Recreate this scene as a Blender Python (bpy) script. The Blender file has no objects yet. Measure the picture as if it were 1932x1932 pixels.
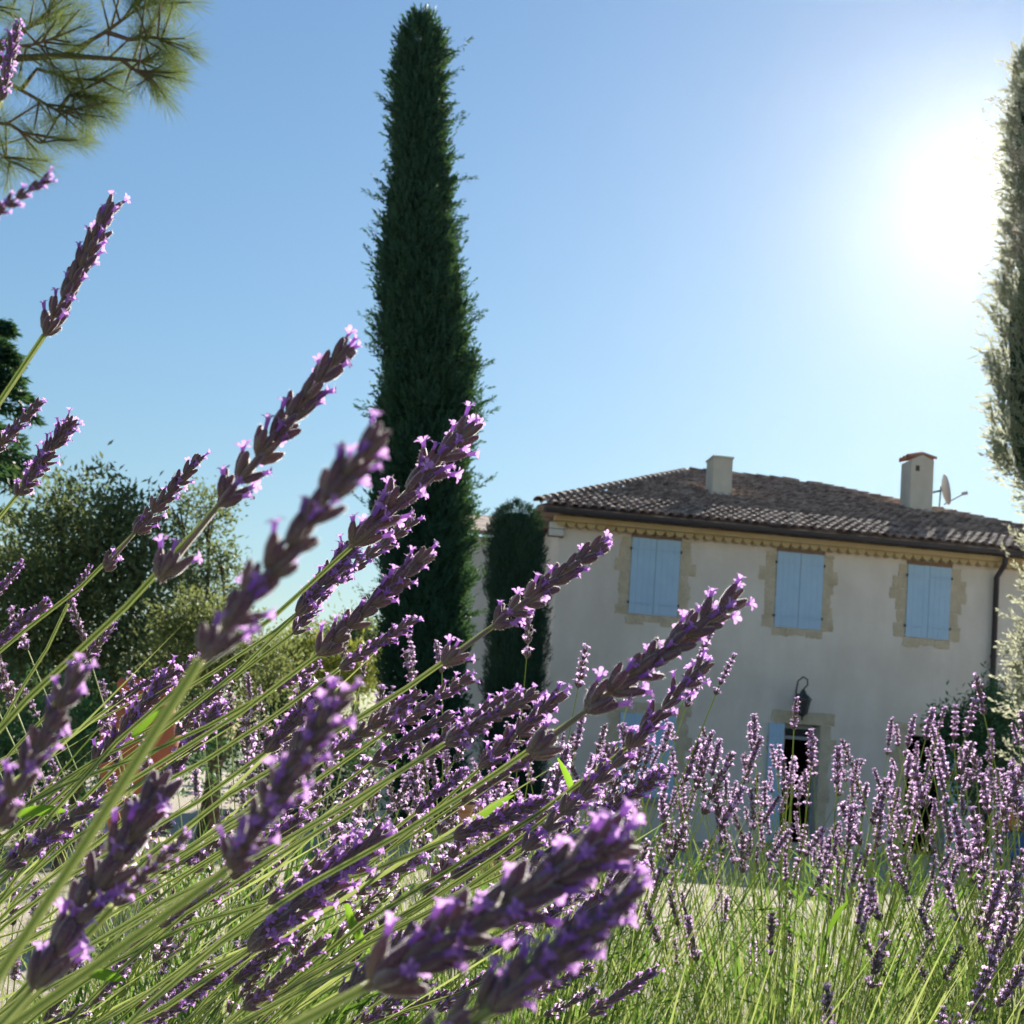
import bpy, math, random
import numpy as np
from mathutils import Vector, Matrix, Quaternion

R = math.radians
random.seed(7)
RNG = np.random.default_rng(11)
scene = bpy.context.scene
COL = scene.collection

# ------------------------------------------------------------------ camera
FPX, CX, CY, SZ = 2600.0, 966.0, 1288.0, 1932.0     # focal length / principal point measured on a 1932 px wide photo
PITCH, ROLL = R(4.3), R(3.8)
CAM = Vector((0, 0, 0.9))
fwd = Vector((0, math.cos(PITCH), math.sin(PITCH)))
r0 = Vector((1, 0, 0)); u0 = Vector((0, -math.sin(PITCH), math.cos(PITCH)))
rgt = r0 * math.cos(ROLL) + u0 * math.sin(ROLL)
upv = u0 * math.cos(ROLL) - r0 * math.sin(ROLL)
cam = bpy.data.cameras.new('camera')
cam.sensor_width = 36.0; cam.lens = 36.0 * FPX / SZ
cam.shift_y = (CY - SZ / 2) / SZ
cam.clip_start = 0.01; cam.clip_end = 3000
cam.dof.use_dof = True; cam.dof.focus_distance = 0.85; cam.dof.aperture_fstop = 37.0
camo = bpy.data.objects.new('camera', cam); COL.objects.link(camo)
M = Matrix((rgt, upv, -fwd)).transposed().to_4x4(); M.translation = CAM
camo.matrix_world = M
scene.camera = camo

def ray(px, py):
    return fwd + rgt * ((px - CX) / FPX) + upv * ((CY - py) / FPX)
def at(px, py, Y):
    """the point seen at this photo pixel at distance Y in front of the camera"""
    d = ray(px, py); return CAM + d * (Y / d.y)
def hit(px, py, p0, n):
    d = ray(px, py); return CAM + d * ((p0 - CAM).dot(n) / d.dot(n))

# ------------------------------------------------------------------ sky, sun, exposure
sd = ray(1842, 335).normalized()
SUN_EL = math.asin(sd.z); SUN_AZ = math.atan2(sd.x, sd.y)
world = bpy.data.worlds.new('World'); scene.world = world; world.use_nodes = True
wn = world.node_tree.nodes; wl = world.node_tree.links
sky = wn.new('ShaderNodeTexSky'); sky.sky_type = 'NISHITA'; sky.sun_disc = False
sky.sun_elevation = SUN_EL; sky.sun_rotation = SUN_AZ
sky.altitude = 200; sky.air_density = 1.75; sky.dust_density = 0.23; sky.ozone_density = 6.5
wl.new(sky.outputs[0], wn['Background'].inputs[0]); wn['Background'].inputs[1].default_value = 0.05
sun = bpy.data.lights.new('sun', 'SUN'); sun.energy = 5.0; sun.angle = R(0.53); sun.color = (1.0, 0.93, 0.82)
suno = bpy.data.objects.new('sun', sun); COL.objects.link(suno)
suno.rotation_euler = sd.to_track_quat('Z', 'Y').to_euler()
vs = scene.view_settings
vs.view_transform = 'Standard'; vs.look = 'None'; vs.exposure = 1.25; vs.gamma = 1.0; vs.use_curve_mapping = False
scene.cycles.use_denoising = True
scene.cycles.max_bounces = 5; scene.cycles.diffuse_bounces = 3; scene.cycles.transmission_bounces = 4; scene.cycles.glossy_bounces = 2
scene.cycles.caustics_reflective = False; scene.cycles.caustics_refractive = False
scene.cycles.sample_clamp_indirect = 6.0

HAZE, HAZE_G = 0.000034, 0.93      # thin forward scattering air: the glow round the sun
# ------------------------------------------------------------------ helpers
def tag(o, label=None, cat=None, group=None, kind=None):
    if label: o['label'] = label
    if cat: o['category'] = cat
    if group: o['group'] = group
    if kind: o['kind'] = kind
    return o
def empty(name, loc, label=None, cat=None, group=None):
    o = bpy.data.objects.new(name, None); COL.objects.link(o); o.location = loc; o.empty_display_size = 0.05
    return tag(o, label, cat, group)
def link(name, me, parent=None, mat=None, mw=None):
    """link a mesh as one object; mw = matrix in the parent's space"""
    o = bpy.data.objects.new(name, me); COL.objects.link(o)
    if mat and not me.materials: me.materials.append(mat)
    if parent: o.parent = parent
    if mw is not None: o.matrix_basis = mw
    return o

class MB:
    """collects simple shapes into one mesh"""
    def __init__(s): s.v = []; s.f = []; s.mi = []
    def add(s, vs_, fs, mi=0):
        b = len(s.v); s.v += [tuple(p) for p in vs_]; s.f += [tuple(i + b for i in f) for f in fs]; s.mi += [mi] * len(fs); return s
    def box(s, c, sx, sy, sz, ax=None, mi=0):
        ax = ax or (Vector((1, 0, 0)), Vector((0, 1, 0)), Vector((0, 0, 1)))
        c = Vector(c); vs_ = []
        for i in (-1, 1):
            for j in (-1, 1):
                for k in (-1, 1):
                    vs_.append(c + ax[0] * (i * sx / 2) + ax[1] * (j * sy / 2) + ax[2] * (k * sz / 2))
        return s.add(vs_, [(0, 1, 3, 2), (4, 6, 7, 5), (0, 4, 5, 1), (2, 3, 7, 6), (0, 2, 6, 4), (1, 5, 7, 3)], mi)
    def tube(s, pts, rad, n=8, cap=True, mi=0, prof=None):
        pts = [Vector(p) for p in pts]; m = len(pts)
        rad = list(rad) if hasattr(rad, '__len__') else [rad] * m
        t = (pts[1] - pts[0]).normalized()
        a = t.orthogonal().normalized(); vs_ = []
        for i in range(m):
            t2 = (pts[min(i + 1, m - 1)] - pts[max(i - 1, 0)]).normalized()
            a = (a - t2 * a.dot(t2)).normalized(); b = t2.cross(a)
            for k in range(n):
                th = 2 * math.pi * k / n; q = rad[i] * (prof[k] if prof else 1)
                vs_.append(pts[i] + a * (math.cos(th) * q) + b * (math.sin(th) * q))
        fs = []
        for i in range(m - 1):
            for k in range(n):
                k2 = (k + 1) % n
                fs.append((i * n + k, i * n + k2, (i + 1) * n + k2, (i + 1) * n + k))
        if cap: fs += [tuple(range(n))[::-1], tuple(range((m - 1) * n, m * n))]
        return s.add(vs_, fs, mi)
    def lathe(s, prof, c, n=24, mi=0, axis=None):
        vs_ = []; c = Vector(c)
        q = Vector((0, 0, 1)).rotation_difference(axis) if axis else None
        for r, z in prof:
            for k in range(n):
                th = 2 * math.pi * k / n; p = Vector((r * math.cos(th), r * math.sin(th), z))
                if q: p.rotate(q)
                vs_.append(c + p)
        fs = [(i * n + k, i * n + (k + 1) % n, (i + 1) * n + (k + 1) % n, (i + 1) * n + k) for i in range(len(prof) - 1) for k in range(n)]
        fs += [tuple(range(n))[::-1], tuple(range((len(prof) - 1) * n, len(prof) * n))]
        return s.add(vs_, fs, mi)
    def mesh(s, name, mats, smooth=False):
        me = bpy.data.meshes.new(name); me.from_pydata(s.v, [], s.f)
        for m_ in (mats if isinstance(mats, (list, tuple)) else [mats]): me.materials.append(m_)
        if any(s.mi): me.polygons.foreach_set('material_index', s.mi)
        if smooth: me.polygons.foreach_set('use_smooth', [True] * len(me.polygons))
        me.update(); return me
    def build(s, name, mats, parent=None, smooth=False, bevel=0, loc=None):
        """vertices are world space; parent offset removed"""
        if parent is not None:
            o = Vector(parent_loc(parent)); s.v = [tuple(Vector(p) - o) for p in s.v]
        me = s.mesh(name, mats, smooth); ob = link(name, me, parent)
        if bevel:
            b = ob.modifiers.new('bevel', 'BEVEL'); b.width = bevel; b.segments = 2; b.limit_method = 'ANGLE'
        return ob
def parent_loc(o):
    p = Vector(o.location)
    while o.parent: o = o.parent; p += Vector(o.location)
    return p

def np_mesh(name, V, F, mat, rnd=None, smooth=False):
    """fast mesh from numpy; F is (n,3) or (n,4)"""
    me = bpy.data.meshes.new(name); V = np.asarray(V, np.float32); F = np.asarray(F, np.int32)
    me.vertices.add(len(V)); me.vertices.foreach_set('co', V.ravel())
    k = F.shape[1]
    me.loops.add(F.size); me.loops.foreach_set('vertex_index', F.ravel())
    me.polygons.add(len(F)); me.polygons.foreach_set('loop_start', np.arange(len(F), dtype=np.int32) * k)
    if smooth: me.polygons.foreach_set('use_smooth', np.ones(len(F), bool))
    if rnd is not None:
        a = me.attributes.new('rnd', 'FLOAT', 'POINT'); a.data.foreach_set('value', np.asarray(rnd, np.float32))
    me.materials.append(mat); me.update(calc_edges=True); me.validate(); return me
def nrm(a): return a / (np.linalg.norm(a, axis=1, keepdims=True) + 1e-9)
def leaves(P, D, L, W, rng, fold=0.25, shape=0.45):
    """rhombic folded leaves: 4 vertices, 2 triangles each"""
    n = len(P); D = nrm(D); S = nrm(np.cross(D, nrm(rng.normal(size=(n, 3))))); U = np.cross(S, D)
    L = np.broadcast_to(L, (n,))[:, None]; W = np.broadcast_to(W, (n,))[:, None]
    mid = P + D * L * shape - U * W * fold
    V = np.stack([P, mid + S * W / 2, P + D * L, mid - S * W / 2], 1).reshape(-1, 3)
    b = np.arange(n)[:, None] * 4
    F = np.concatenate([b + [0, 1, 2], b + [0, 2, 3]], 1).reshape(-1, 3)
    return V, F, np.repeat(rng.random(n), 4)

# ------------------------------------------------------------------ materials
def new_mat(name):
    m = bpy.data.materials.new(name); m.use_nodes = True
    return m, m.node_tree.nodes, m.node_tree.links, m.node_tree.nodes['Principled BSDF']
def noise_col(n, l, stops, scale, detail=4, coord='Object', rough=0.6):
    tc = n.new('ShaderNodeTexCoord'); nz = n.new('ShaderNodeTexNoise'); nz.inputs['Scale'].default_value = scale
    nz.inputs['Detail'].default_value = detail; nz.inputs['Roughness'].default_value = rough
    cr = n.new('ShaderNodeValToRGB'); e = cr.color_ramp.elements
    while len(e) < len(stops): e.new(0.5)
    for q, (p, c) in zip(e, stops): q.position = p; q.color = (*c, 1)
    if coord == 'World':
        g = n.new('ShaderNodeNewGeometry'); l.new(g.outputs['Position'], nz.inputs['Vector'])
    else: l.new(tc.outputs[coord], nz.inputs['Vector'])
    l.new(nz.outputs[0], cr.inputs[0]); return nz, cr
def surf(name, stops, scale, rough=0.85, bump=0.0, bscale=None, coord='World', spec=0.3, metal=0.0):
    m, n, l, b = new_mat(name)
    nz, cr = noise_col(n, l, stops, scale, coord=coord)
    l.new(cr.outputs[0], b.inputs['Base Color']); b.inputs['Roughness'].default_value = rough
    b.inputs['Specular IOR Level'].default_value = spec; b.inputs['Metallic'].default_value = metal
    if bump:
        n2 = n.new('ShaderNodeTexNoise'); n2.inputs['Scale'].default_value = bscale or scale * 6; n2.inputs['Detail'].default_value = 5
        g = n.new('ShaderNodeNewGeometry'); l.new(g.outputs['Position'], n2.inputs['Vector'])
        bp = n.new('ShaderNodeBump'); bp.inputs['Distance'].default_value = bump; l.new(n2.outputs[0], bp.inputs['Height'])
        l.new(bp.outputs[0], b.inputs['Normal'])
    return m
def leafmat(name, c0, c1, trans, tcol=None, rough=0.6, sheen=0.0, attr='rnd', spec=0.3):
    """foliage: colour varies leaf by leaf, part of the light shines through"""
    m, n, l, b = new_mat(name)
    at_ = n.new('ShaderNodeAttribute'); at_.attribute_name = attr
    cr = n.new('ShaderNodeValToRGB'); cr.color_ramp.elements[0].color = (*c0, 1); cr.color_ramp.elements[1].color = (*c1, 1)
    l.new(at_.outputs['Fac'], cr.inputs[0]); l.new(cr.outputs[0], b.inputs['Base Color'])
    b.inputs['Roughness'].default_value = rough; b.inputs['Specular IOR Level'].default_value = spec
    b.inputs['Sheen Weight'].default_value = sheen; b.inputs['Sheen Roughness'].default_value = 0.4
    tr = n.new('ShaderNodeBsdfTranslucent'); mx = n.new('ShaderNodeMixShader'); mx.inputs[0].default_value = trans
    if tcol:
        mc = n.new('ShaderNodeMix'); mc.data_type = 'RGBA'; mc.inputs[0].default_value = 0.65
        l.new(cr.outputs[0], mc.inputs[6]); mc.inputs[7].default_value = (*tcol, 1); l.new(mc.outputs[2], tr.inputs[0])
    else: l.new(cr.outputs[0], tr.inputs[0])
    l.new(b.outputs[0], mx.inputs[1]); l.new(tr.outputs[0], mx.inputs[2]); l.new(mx.outputs[0], n['Material Output'].inputs[0])
    return m

MT = {}
MT['plaster'] = surf('plaster', [(0.3, (0.75, 0.69, 0.63)), (0.7, (0.83, 0.77, 0.71))], 0.8, 0.9, 0.01, 40)
def weather(m, amount=.35):
    """old lime render: soft patches, fine mottling and faint vertical rain streaks"""
    n, l = m.node_tree.nodes, m.node_tree.links; b = n['Principled BSDF']; src = b.inputs['Base Color'].links[0].from_socket
    g = n.new('ShaderNodeNewGeometry')
    mp = n.new('ShaderNodeMapping'); mp.inputs['Scale'].default_value = (2.2, 2.2, .7); l.new(g.outputs['Position'], mp.inputs['Vector'])
    st = n.new('ShaderNodeTexNoise'); st.inputs['Scale'].default_value = 1.0; st.inputs['Detail'].default_value = 5; l.new(mp.outputs[0], st.inputs['Vector'])
    pa = n.new('ShaderNodeTexNoise'); pa.inputs['Scale'].default_value = .55; pa.inputs['Detail'].default_value = 7; pa.inputs['Roughness'].default_value = .7; l.new(g.outputs['Position'], pa.inputs['Vector'])
    ad = n.new('ShaderNodeMath'); ad.operation = 'MULTIPLY'; l.new(st.outputs[0], ad.inputs[0]); l.new(pa.outputs[0], ad.inputs[1])
    mr = n.new('ShaderNodeMapRange'); mr.inputs[1].default_value = .16; mr.inputs[2].default_value = .36; mr.inputs[3].default_value = amount; mr.inputs[4].default_value = 0; l.new(ad.outputs[0], mr.inputs[0])
    mx = n.new('ShaderNodeMix'); mx.data_type = 'RGBA'; mx.blend_type = 'MULTIPLY'; l.new(mr.outputs[0], mx.inputs[0]); l.new(src, mx.inputs[6]); mx.inputs[7].default_value = (.62, .58, .52, 1)
    l.new(mx.outputs[2], b.inputs['Base Color'])
weather(MT['plaster'], .30)
MT['chimney'] = surf('chimney_plaster', [(0.3, (0.66, 0.60, 0.50)), (0.7, (0.74, 0.68, 0.58))], 2.0, 0.9, 0.01, 30)
weather(MT['chimney'], .4)
MT['stone'] = surf('stone', [(0.3, (0.50, 0.42, 0.30)), (0.55, (0.60, 0.52, 0.39)), (0.75, (0.67, 0.60, 0.48))], 3.5, 0.95, 0.02, 25)
MT['ochre'] = surf('ochre', [(0.3, (0.50, 0.38, 0.20)), (0.7, (0.60, 0.48, 0.27))], 2.5, 0.9, 0.01, 30)
MT['shutter'] = surf('shutter_paint', [(0.3, (0.38, 0.58, 0.80)), (0.7, (0.44, 0.64, 0.85))], 3.0, 0.55, 0.002, 30, spec=0.4)
MT['tile'] = surf('roof_tile', [(0.30, (0.09, 0.065, 0.06)), (0.44, (0.24, 0.165, 0.135)), (0.56, (0.42, 0.29, 0.23)), (0.72, (0.58, 0.47, 0.39))], 3.2, 0.9, 0.015, 30)
MT['redtile'] = surf('red_tile', [(0.3, (0.42, 0.17, 0.10)), (0.7, (0.52, 0.25, 0.15))], 4, 0.9, 0.01, 30)
MT['lintel'] = surf('lintel_wood', [(0.3, (0.22, 0.14, 0.10)), (0.7, (0.30, 0.20, 0.14))], 5, 0.8)
MT['gutter'] = surf('gutter_metal', [(0.3, (0.022, 0.02, 0.028)), (0.7, (0.035, 0.03, 0.04))], 2, 0.5, spec=0.5)
MT['iron'] = surf('lamp_iron', [(0.3, (0.03, 0.04, 0.05)), (0.7, (0.05, 0.06, 0.075))], 9, 0.5)
MT['wood'] = surf('door_wood', [(0.3, (0.30, 0.33, 0.36)), (0.7, (0.38, 0.41, 0.44))], 5, 0.6)
MT['dark'] = surf('interior', [(0.3, (0.06, 0.05, 0.05)), (0.7, (0.09, 0.08, 0.07))], 2, 0.9)
MT['dish'] = surf('dish_grey', [(0.3, (0.42, 0.42, 0.44)), (0.7, (0.48, 0.48, 0.5))], 3, 0.45)
MT['box'] = surf('box_white', [(0.3, (0.62, 0.62, 0.60)), (0.7, (0.7, 0.7, 0.68))], 3, 0.5)
MT['terracotta'] = surf('terracotta', [(0.3, (0.36, 0.10, 0.05)), (0.7, (0.46, 0.15, 0.08))], 6, 0.85, 0.006, 30)
MT['pot'] = surf('pot_clay', [(0.3, (0.40, 0.22, 0.12)), (0.7, (0.52, 0.31, 0.18))], 6, 0.85, 0.006, 30)
MT['bark'] = surf('bark', [(0.3, (0.10, 0.07, 0.05)), (0.7, (0.20, 0.15, 0.11))], 14, 0.95, 0.02, 40)
MT['twig'] = surf('twig', [(0.3, (0.09, 0.06, 0.045)), (0.7, (0.16, 0.11, 0.08))], 20, 0.9)
MT['cushion'] = surf('cushion_orange', [(0.3, (0.62, 0.20, 0.06)), (0.7, (0.7, 0.26, 0.09))], 8, 0.9)
MT['blue_cloth'] = surf('blue_cloth', [(0.3, (0.07, 0.14, 0.36)), (0.7, (0.1, 0.19, 0.44))], 8, 0.9)
MT['ground'] = surf('gravel', [(0.3, (0.34, 0.29, 0.21)), (0.5, (0.46, 0.40, 0.31)), (0.72, (0.58, 0.52, 0.42))], 9.0, 0.95, 0.03, 60)
MT['soil'] = surf('soil', [(0.3, (0.10, 0.07, 0.05)), (0.7, (0.2, 0.15, 0.1))], 8, 0.95, 0.03, 40)
MT['hill'] = surf('hill_green', [(0.3, (0.05, 0.09, 0.025)), (0.7, (0.12, 0.17, 0.05))], 0.15, 0.95)
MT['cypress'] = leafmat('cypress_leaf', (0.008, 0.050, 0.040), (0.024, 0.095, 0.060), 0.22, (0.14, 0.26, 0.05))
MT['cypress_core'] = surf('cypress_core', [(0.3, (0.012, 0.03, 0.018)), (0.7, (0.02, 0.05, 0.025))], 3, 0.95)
MT['edgecyp'] = leafmat('sunny_cypress_leaf', (0.025, 0.07, 0.035), (0.13, 0.18, 0.10), 0.54, (0.78, 0.77, 0.56), sheen=0.5)  # whitened copy of the cypress leaf, sun glare put into the colour
MT['ivy'] = leafmat('hedge_leaf', (0.010, 0.052, 0.036), (0.026, 0.088, 0.055), 0.12, (0.1, 0.18, 0.03))
MT['tree'] = leafmat('tree_leaf', (0.045, 0.085, 0.045), (0.13, 0.18, 0.085), 0.38, (0.30, 0.36, 0.12))
MT['olive'] = leafmat('yellow_leaf', (0.06, 0.10, 0.035), (0.16, 0.20, 0.08), 0.40, (0.34, 0.38, 0.12))
MT['far'] = leafmat('far_leaf', (0.09, 0.14, 0.03), (0.22, 0.26, 0.06), 0.4, (0.4, 0.42, 0.06))
MT['shrub'] = leafmat('shrub_leaf', (0.02, 0.085, 0.04), (0.07, 0.19, 0.085), 0.25, (0.2, 0.34, 0.08))
MT['needle'] = leafmat('pine_needle', (0.04, 0.09, 0.025), (0.11, 0.17, 0.05), 0.38, (0.28, 0.34, 0.08))
MT['stem'] = leafmat('lavender_stem_backlit', (0.08, 0.15, 0.035), (0.32, 0.39, 0.13), 0.42, (0.62, 0.70, 0.20), sheen=0.5)  # lighter copy of the stem colour with the backlight painted in
MT['stem_flat'] = leafmat('stem_face', (0.07, 0.15, 0.03), (0.15, 0.24, 0.06), 0.24, (0.38, 0.52, 0.08), sheen=0.4)
MT['stem_ridge_backlit'] = leafmat('stem_ridge_backlit', (0.36, 0.42, 0.18), (0.54, 0.58, 0.30), 0.55, (0.85, 0.88, 0.48))  # pale colour on the hairy ridges stands for the lit stem edges
MT['calyx'] = leafmat('lavender_calyx', (0.23, 0.20, 0.13), (0.11, 0.05, 0.12), 0.26, (0.66, 0.34, 0.28), sheen=1.0)
MT['petal'] = leafmat('lavender_petal', (0.20, 0.085, 0.53), (0.52, 0.28, 0.74), 0.60, (0.90, 0.54, 0.92), rough=0.7)
MT['petal_backlit'] = leafmat('lavender_petal_backlit', (0.34, 0.18, 0.60), (0.70, 0.46, 0.82), 0.64, (0.99, 0.74, 0.94), rough=0.7)  # same petals made lighter, backlight on the farther spikes painted into the colour
MT['fuzz'] = leafmat('calyx_hair', (0.60, 0.52, 0.54), (0.80, 0.74, 0.72), 0.6, (0.92, 0.82, 0.78))
MT['lavleaf'] = leafmat('lavender_leaf', (0.025, 0.07, 0.02), (0.13, 0.23, 0.06), 0.36, (0.28, 0.48, 0.06))
MT['lime'] = leafmat('lime_leaf', (0.10, 0.22, 0.03), (0.16, 0.32, 0.04), 0.5, (0.35, 0.60, 0.04))

# ------------------------------------------------------------------ ground and hills
gx = np.concatenate([np.linspace(-600, -40, 14), np.linspace(-30, 30, 61), np.linspace(40, 600, 14)])
gy = np.concatenate([np.linspace(-40, -4, 8), np.linspace(-3, 45, 97), np.linspace(55, 700, 16)])
GX, GY = np.meshgrid(gx, gy)
GZ = 0.02 * np.sin(GX * 1.7 + 0.4 * GY) * np.cos(GY * 1.3) * (np.abs(GX) < 40)
V = np.stack([GX, GY, GZ], -1).reshape(-1, 3); nx, ny = len(gx), len(gy)
ii = (np.arange(ny - 1)[:, None] * nx + np.arange(nx - 1)[None]).ravel()
F = np.stack([ii, ii + 1, ii + nx + 1, ii + nx], 1)
tag(link('ground', np_mesh('ground', V, F, MT['ground'], smooth=True)), kind='structure')
hv = []; na = 80
for j in range(8):
    for i in range(na):
        a = R(-75) + R(110) * i / (na - 1); rr = 260 + j * 30
        h = (8 + 9 * (0.5 + 0.5 * math.sin(i * 0.35 + 1)) + 3 * math.sin(i * 1.3)) * math.sin(math.pi * min(1, j / 7)) ** 1 - 0.5
        hv.append((rr * math.sin(a), rr * math.cos(a), h))
ii = (np.arange(7)[:, None] * na + np.arange(na - 1)[None]).ravel()
tag(link('hills', np_mesh('hills', hv, np.stack([ii, ii + na, ii + na + 1, ii + 1], 1), MT['hill'], smooth=True)), kind='structure')

# ------------------------------------------------------------------ sunlit air
hz = MB().box((0, 320, 14.0), 1240, 800, 31.0).mesh('haze', [])
hm = bpy.data.materials.new('haze'); hm.use_nodes = True; hn = hm.node_tree.nodes; hn.remove(hn['Principled BSDF'])
pv = hn.new('ShaderNodeVolumePrincipled'); pv.inputs['Color'].default_value = (1, .99, .97, 1); pv.inputs['Density'].default_value = HAZE; pv.inputs['Anisotropy'].default_value = HAZE_G
hm.node_tree.links.new(pv.outputs[0], hn['Material Output'].inputs['Volume'])
tag(link('haze', hz, None, hm), kind='stuff')

# ------------------------------------------------------------------ house frame
YAW = R(8)
WU = Vector((math.cos(YAW), math.sin(YAW), 0)); WN = Vector((math.sin(YAW), -math.cos(YAW), 0)); WZ = Vector((0, 0, 1))
WP = at(1235, 1090, 29.0)
def wuv(px, py, out=0.0):
    p = hit(px, py, WP + WN * out, WN); return (p - W0).dot(WU), p.z
W0 = Vector((0, 0, 0)); c_ = hit(1030, 1400, WP, WN); W0 = Vector((c_.x, c_.y, 0))
def wp(u, z, out=0.0): return W0 + WU * u + WZ * z + WN * out
AX = (WU, WN, WZ)
rgtu = wuv(2200, 1070)[0]
UW = rgtu                         # facade width
zE = wuv(1367, 1003, 0.45)[1]     # gutter underside
house = empty('farmhouse', W0, 'two storey beige plastered house with pale blue shutters and tiled hip roof', 'house')
DEP = 15.5
ROOF_T = 0.36
zW = zE + 0.02                    # wall top

# openings on the ground floor: door and garden door (u0,u1,z0,z1)
du0, dz1 = wuv(1481, 1364); du1 = wuv(1548, 1368)[0]
gu0, gz1 = wuv(1712, 1386); gu1 = wuv(1786, 1392)[0]
holes = [(du0, du1, 0.02, dz1), (gu0, gu1, 0.02, gz1)]
us = sorted({0, UW, *[h[0] for h in holes], *[h[1] for h in holes]} | set(np.linspace(0.3, UW - 0.3, 14).tolist()))
zs = sorted({0, zW, 0.02, *[h[3] for h in holes]})
mb = MB()
for a, b in zip(us, us[1:]):
    for c, d in zip(zs, zs[1:]):
        um, zm = (a + b) / 2, (c + d) / 2
        if any(h[0] < um < h[1] and h[2] < zm < h[3] for h in holes): continue
        mb.add([wp(a, c), wp(b, c), wp(b, d), wp(a, d)], [(0, 1, 2, 3)])
for h in holes:   # reveals
    for (a, b) in (((h[0], h[2]), (h[0], h[3])), ((h[1], h[2]), (h[1], h[3])), ((h[0], h[3]), (h[1], h[3]))):
        mb.add([wp(*a), wp(*b), wp(*b, -0.35), wp(*a, -0.35)], [(0, 1, 2, 3)])
mb.add([wp(0, 0), wp(0, zW), wp(0, zW, -DEP), wp(0, 0, -DEP)], [(0, 1, 2, 3)])
mb.add([wp(UW, 0), wp(UW, zW), wp(UW, zW, -DEP), wp(UW, 0, -DEP)], [(0, 1, 2, 3)])
mb.add([wp(0, 0, -DEP), wp(0, zW, -DEP), wp(UW, zW, -DEP), wp(UW, 0, -DEP)], [(0, 1, 2, 3)])
mb.build('wall', MT['plaster'], house)
mb = MB()   # dim hall behind the openings
for h in holes:
    c = wp((h[0] + h[1]) / 2, 1.4, -2.4); w, d, hh = h[1] - h[0] + 1.2, 4.0, 2.7
    f = []
    for s_ in (-1, 1): f.append([c + WU * s_ * w / 2 + WN * d / 2 * a + WZ * hh / 2 * b for a, b in ((-1, -1), (1, -1), (1, 1), (-1, 1))])
    f.append([c - WN * d / 2 + WU * w / 2 * a + WZ * hh / 2 * b for a, b in ((-1, -1), (1, -1), (1, 1), (-1, 1))])
    f.append([c + WZ * hh / 2 + WU * w / 2 * a + WN * d / 2 * b for a, b in ((-1, -1), (1, -1), (1, 1), (-1, 1))])
    for q in f: mb.add(q, [(0, 1, 2, 3)])
mb.build('hall', MT['dark'], house)

# ---- roof: front slope plane, hips from the outline
EO = 0.45
zR = zE + 0.20
EP = wp(0, zR, EO); RN = (WN * ROOF_T + WZ).normalized()
R0_ = hit(1312, 899, EP, RN); R1_ = hit(1512, 914, EP, RN)
def uo(p): q = p - W0; return q.dot(WU), q.dot(WN), p.z
u_r0, o_r0, z_r0 = uo(R0_); u_r1, o_r1, z_r1 = uo(R1_)
zrid = max(z_r0, z_r1); o_r = EO - (zrid - zR) / ROOF_T
R0_ = wp(u_r0, zrid, o_r); R1_ = wp(u_r1, zrid, o_r)
EL = wp(-0.55, zR, EO); ER = wp(UW + 0.42, zR, EO); BL = wp(-0.55, zR, -DEP - EO); BR = wp(UW + 0.42, zR, -DEP - EO)
roof = empty('roof', (0, 0, 0)); roof.parent = house; del roof  # replaced by a real mesh just below
bpy.data.objects.remove(bpy.data.objects['roof'])
mb = MB().add([EL, ER, R1_, R0_, BL, BR], [(0, 1, 2, 3), (1, 5, 2), (5, 4, 3, 2), (4, 0, 3)])
lo = [p - WZ * 0.07 for p in (EL, ER, BR, BL)]
mb.add(lo, [(3, 2, 1, 0)]); mb.add([EL, ER, BR, BL] + lo, [(0, 4, 5, 1), (1, 5, 6, 2), (2, 6, 7, 3), (3, 7, 4, 0)])
roof = mb.build('roof', MT['tile'], house)
def tile_mesh(name, L, r0_, r1_, n=6, th=0.02):
    m_ = MB(); vs_ = []
    for (y, r_) in ((0, r0_), (L, r1_)):
        for rr, dz in ((r_, 0), (r_ - th, 0)):
            for k in range(n + 1):
                a = math.pi * k / n; vs_.append((rr * math.cos(a), y, rr * math.sin(a) * 0.85 + (0.02 if y == 0 else -0.005)))
    q = n + 1; fs = []
    for k in range(n):
        fs += [(k, k + 1, 2 * q + k + 1, 2 * q + k), (k, q + k, q + k + 1, k + 1)]
    m_.add(vs_, fs); return m_.mesh(name, MT['tile'], False)
SL = (-WN + WZ * ROOF_T).normalized()
TM = Matrix((WU, SL, RN)).transposed().to_4x4()
tmesh = tile_mesh('roof_tile', 0.42, 0.095, 0.08)
TW, TH = 0.205, 0.36
hyp = math.sqrt(1 + ROOF_T ** 2)
run = (EO - o_r) * hyp
tv = np.empty(len(tmesh.vertices) * 3); tmesh.vertices.foreach_get('co', tv); tv = tv.reshape(-1, 3)
tf = np.array([p.vertices[:] for p in tmesh.polygons])
restV, restF, cnt, nb = [], [], 0, 0
rnd = random.Random(3)
rows = int(run / TH) + 1
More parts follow.
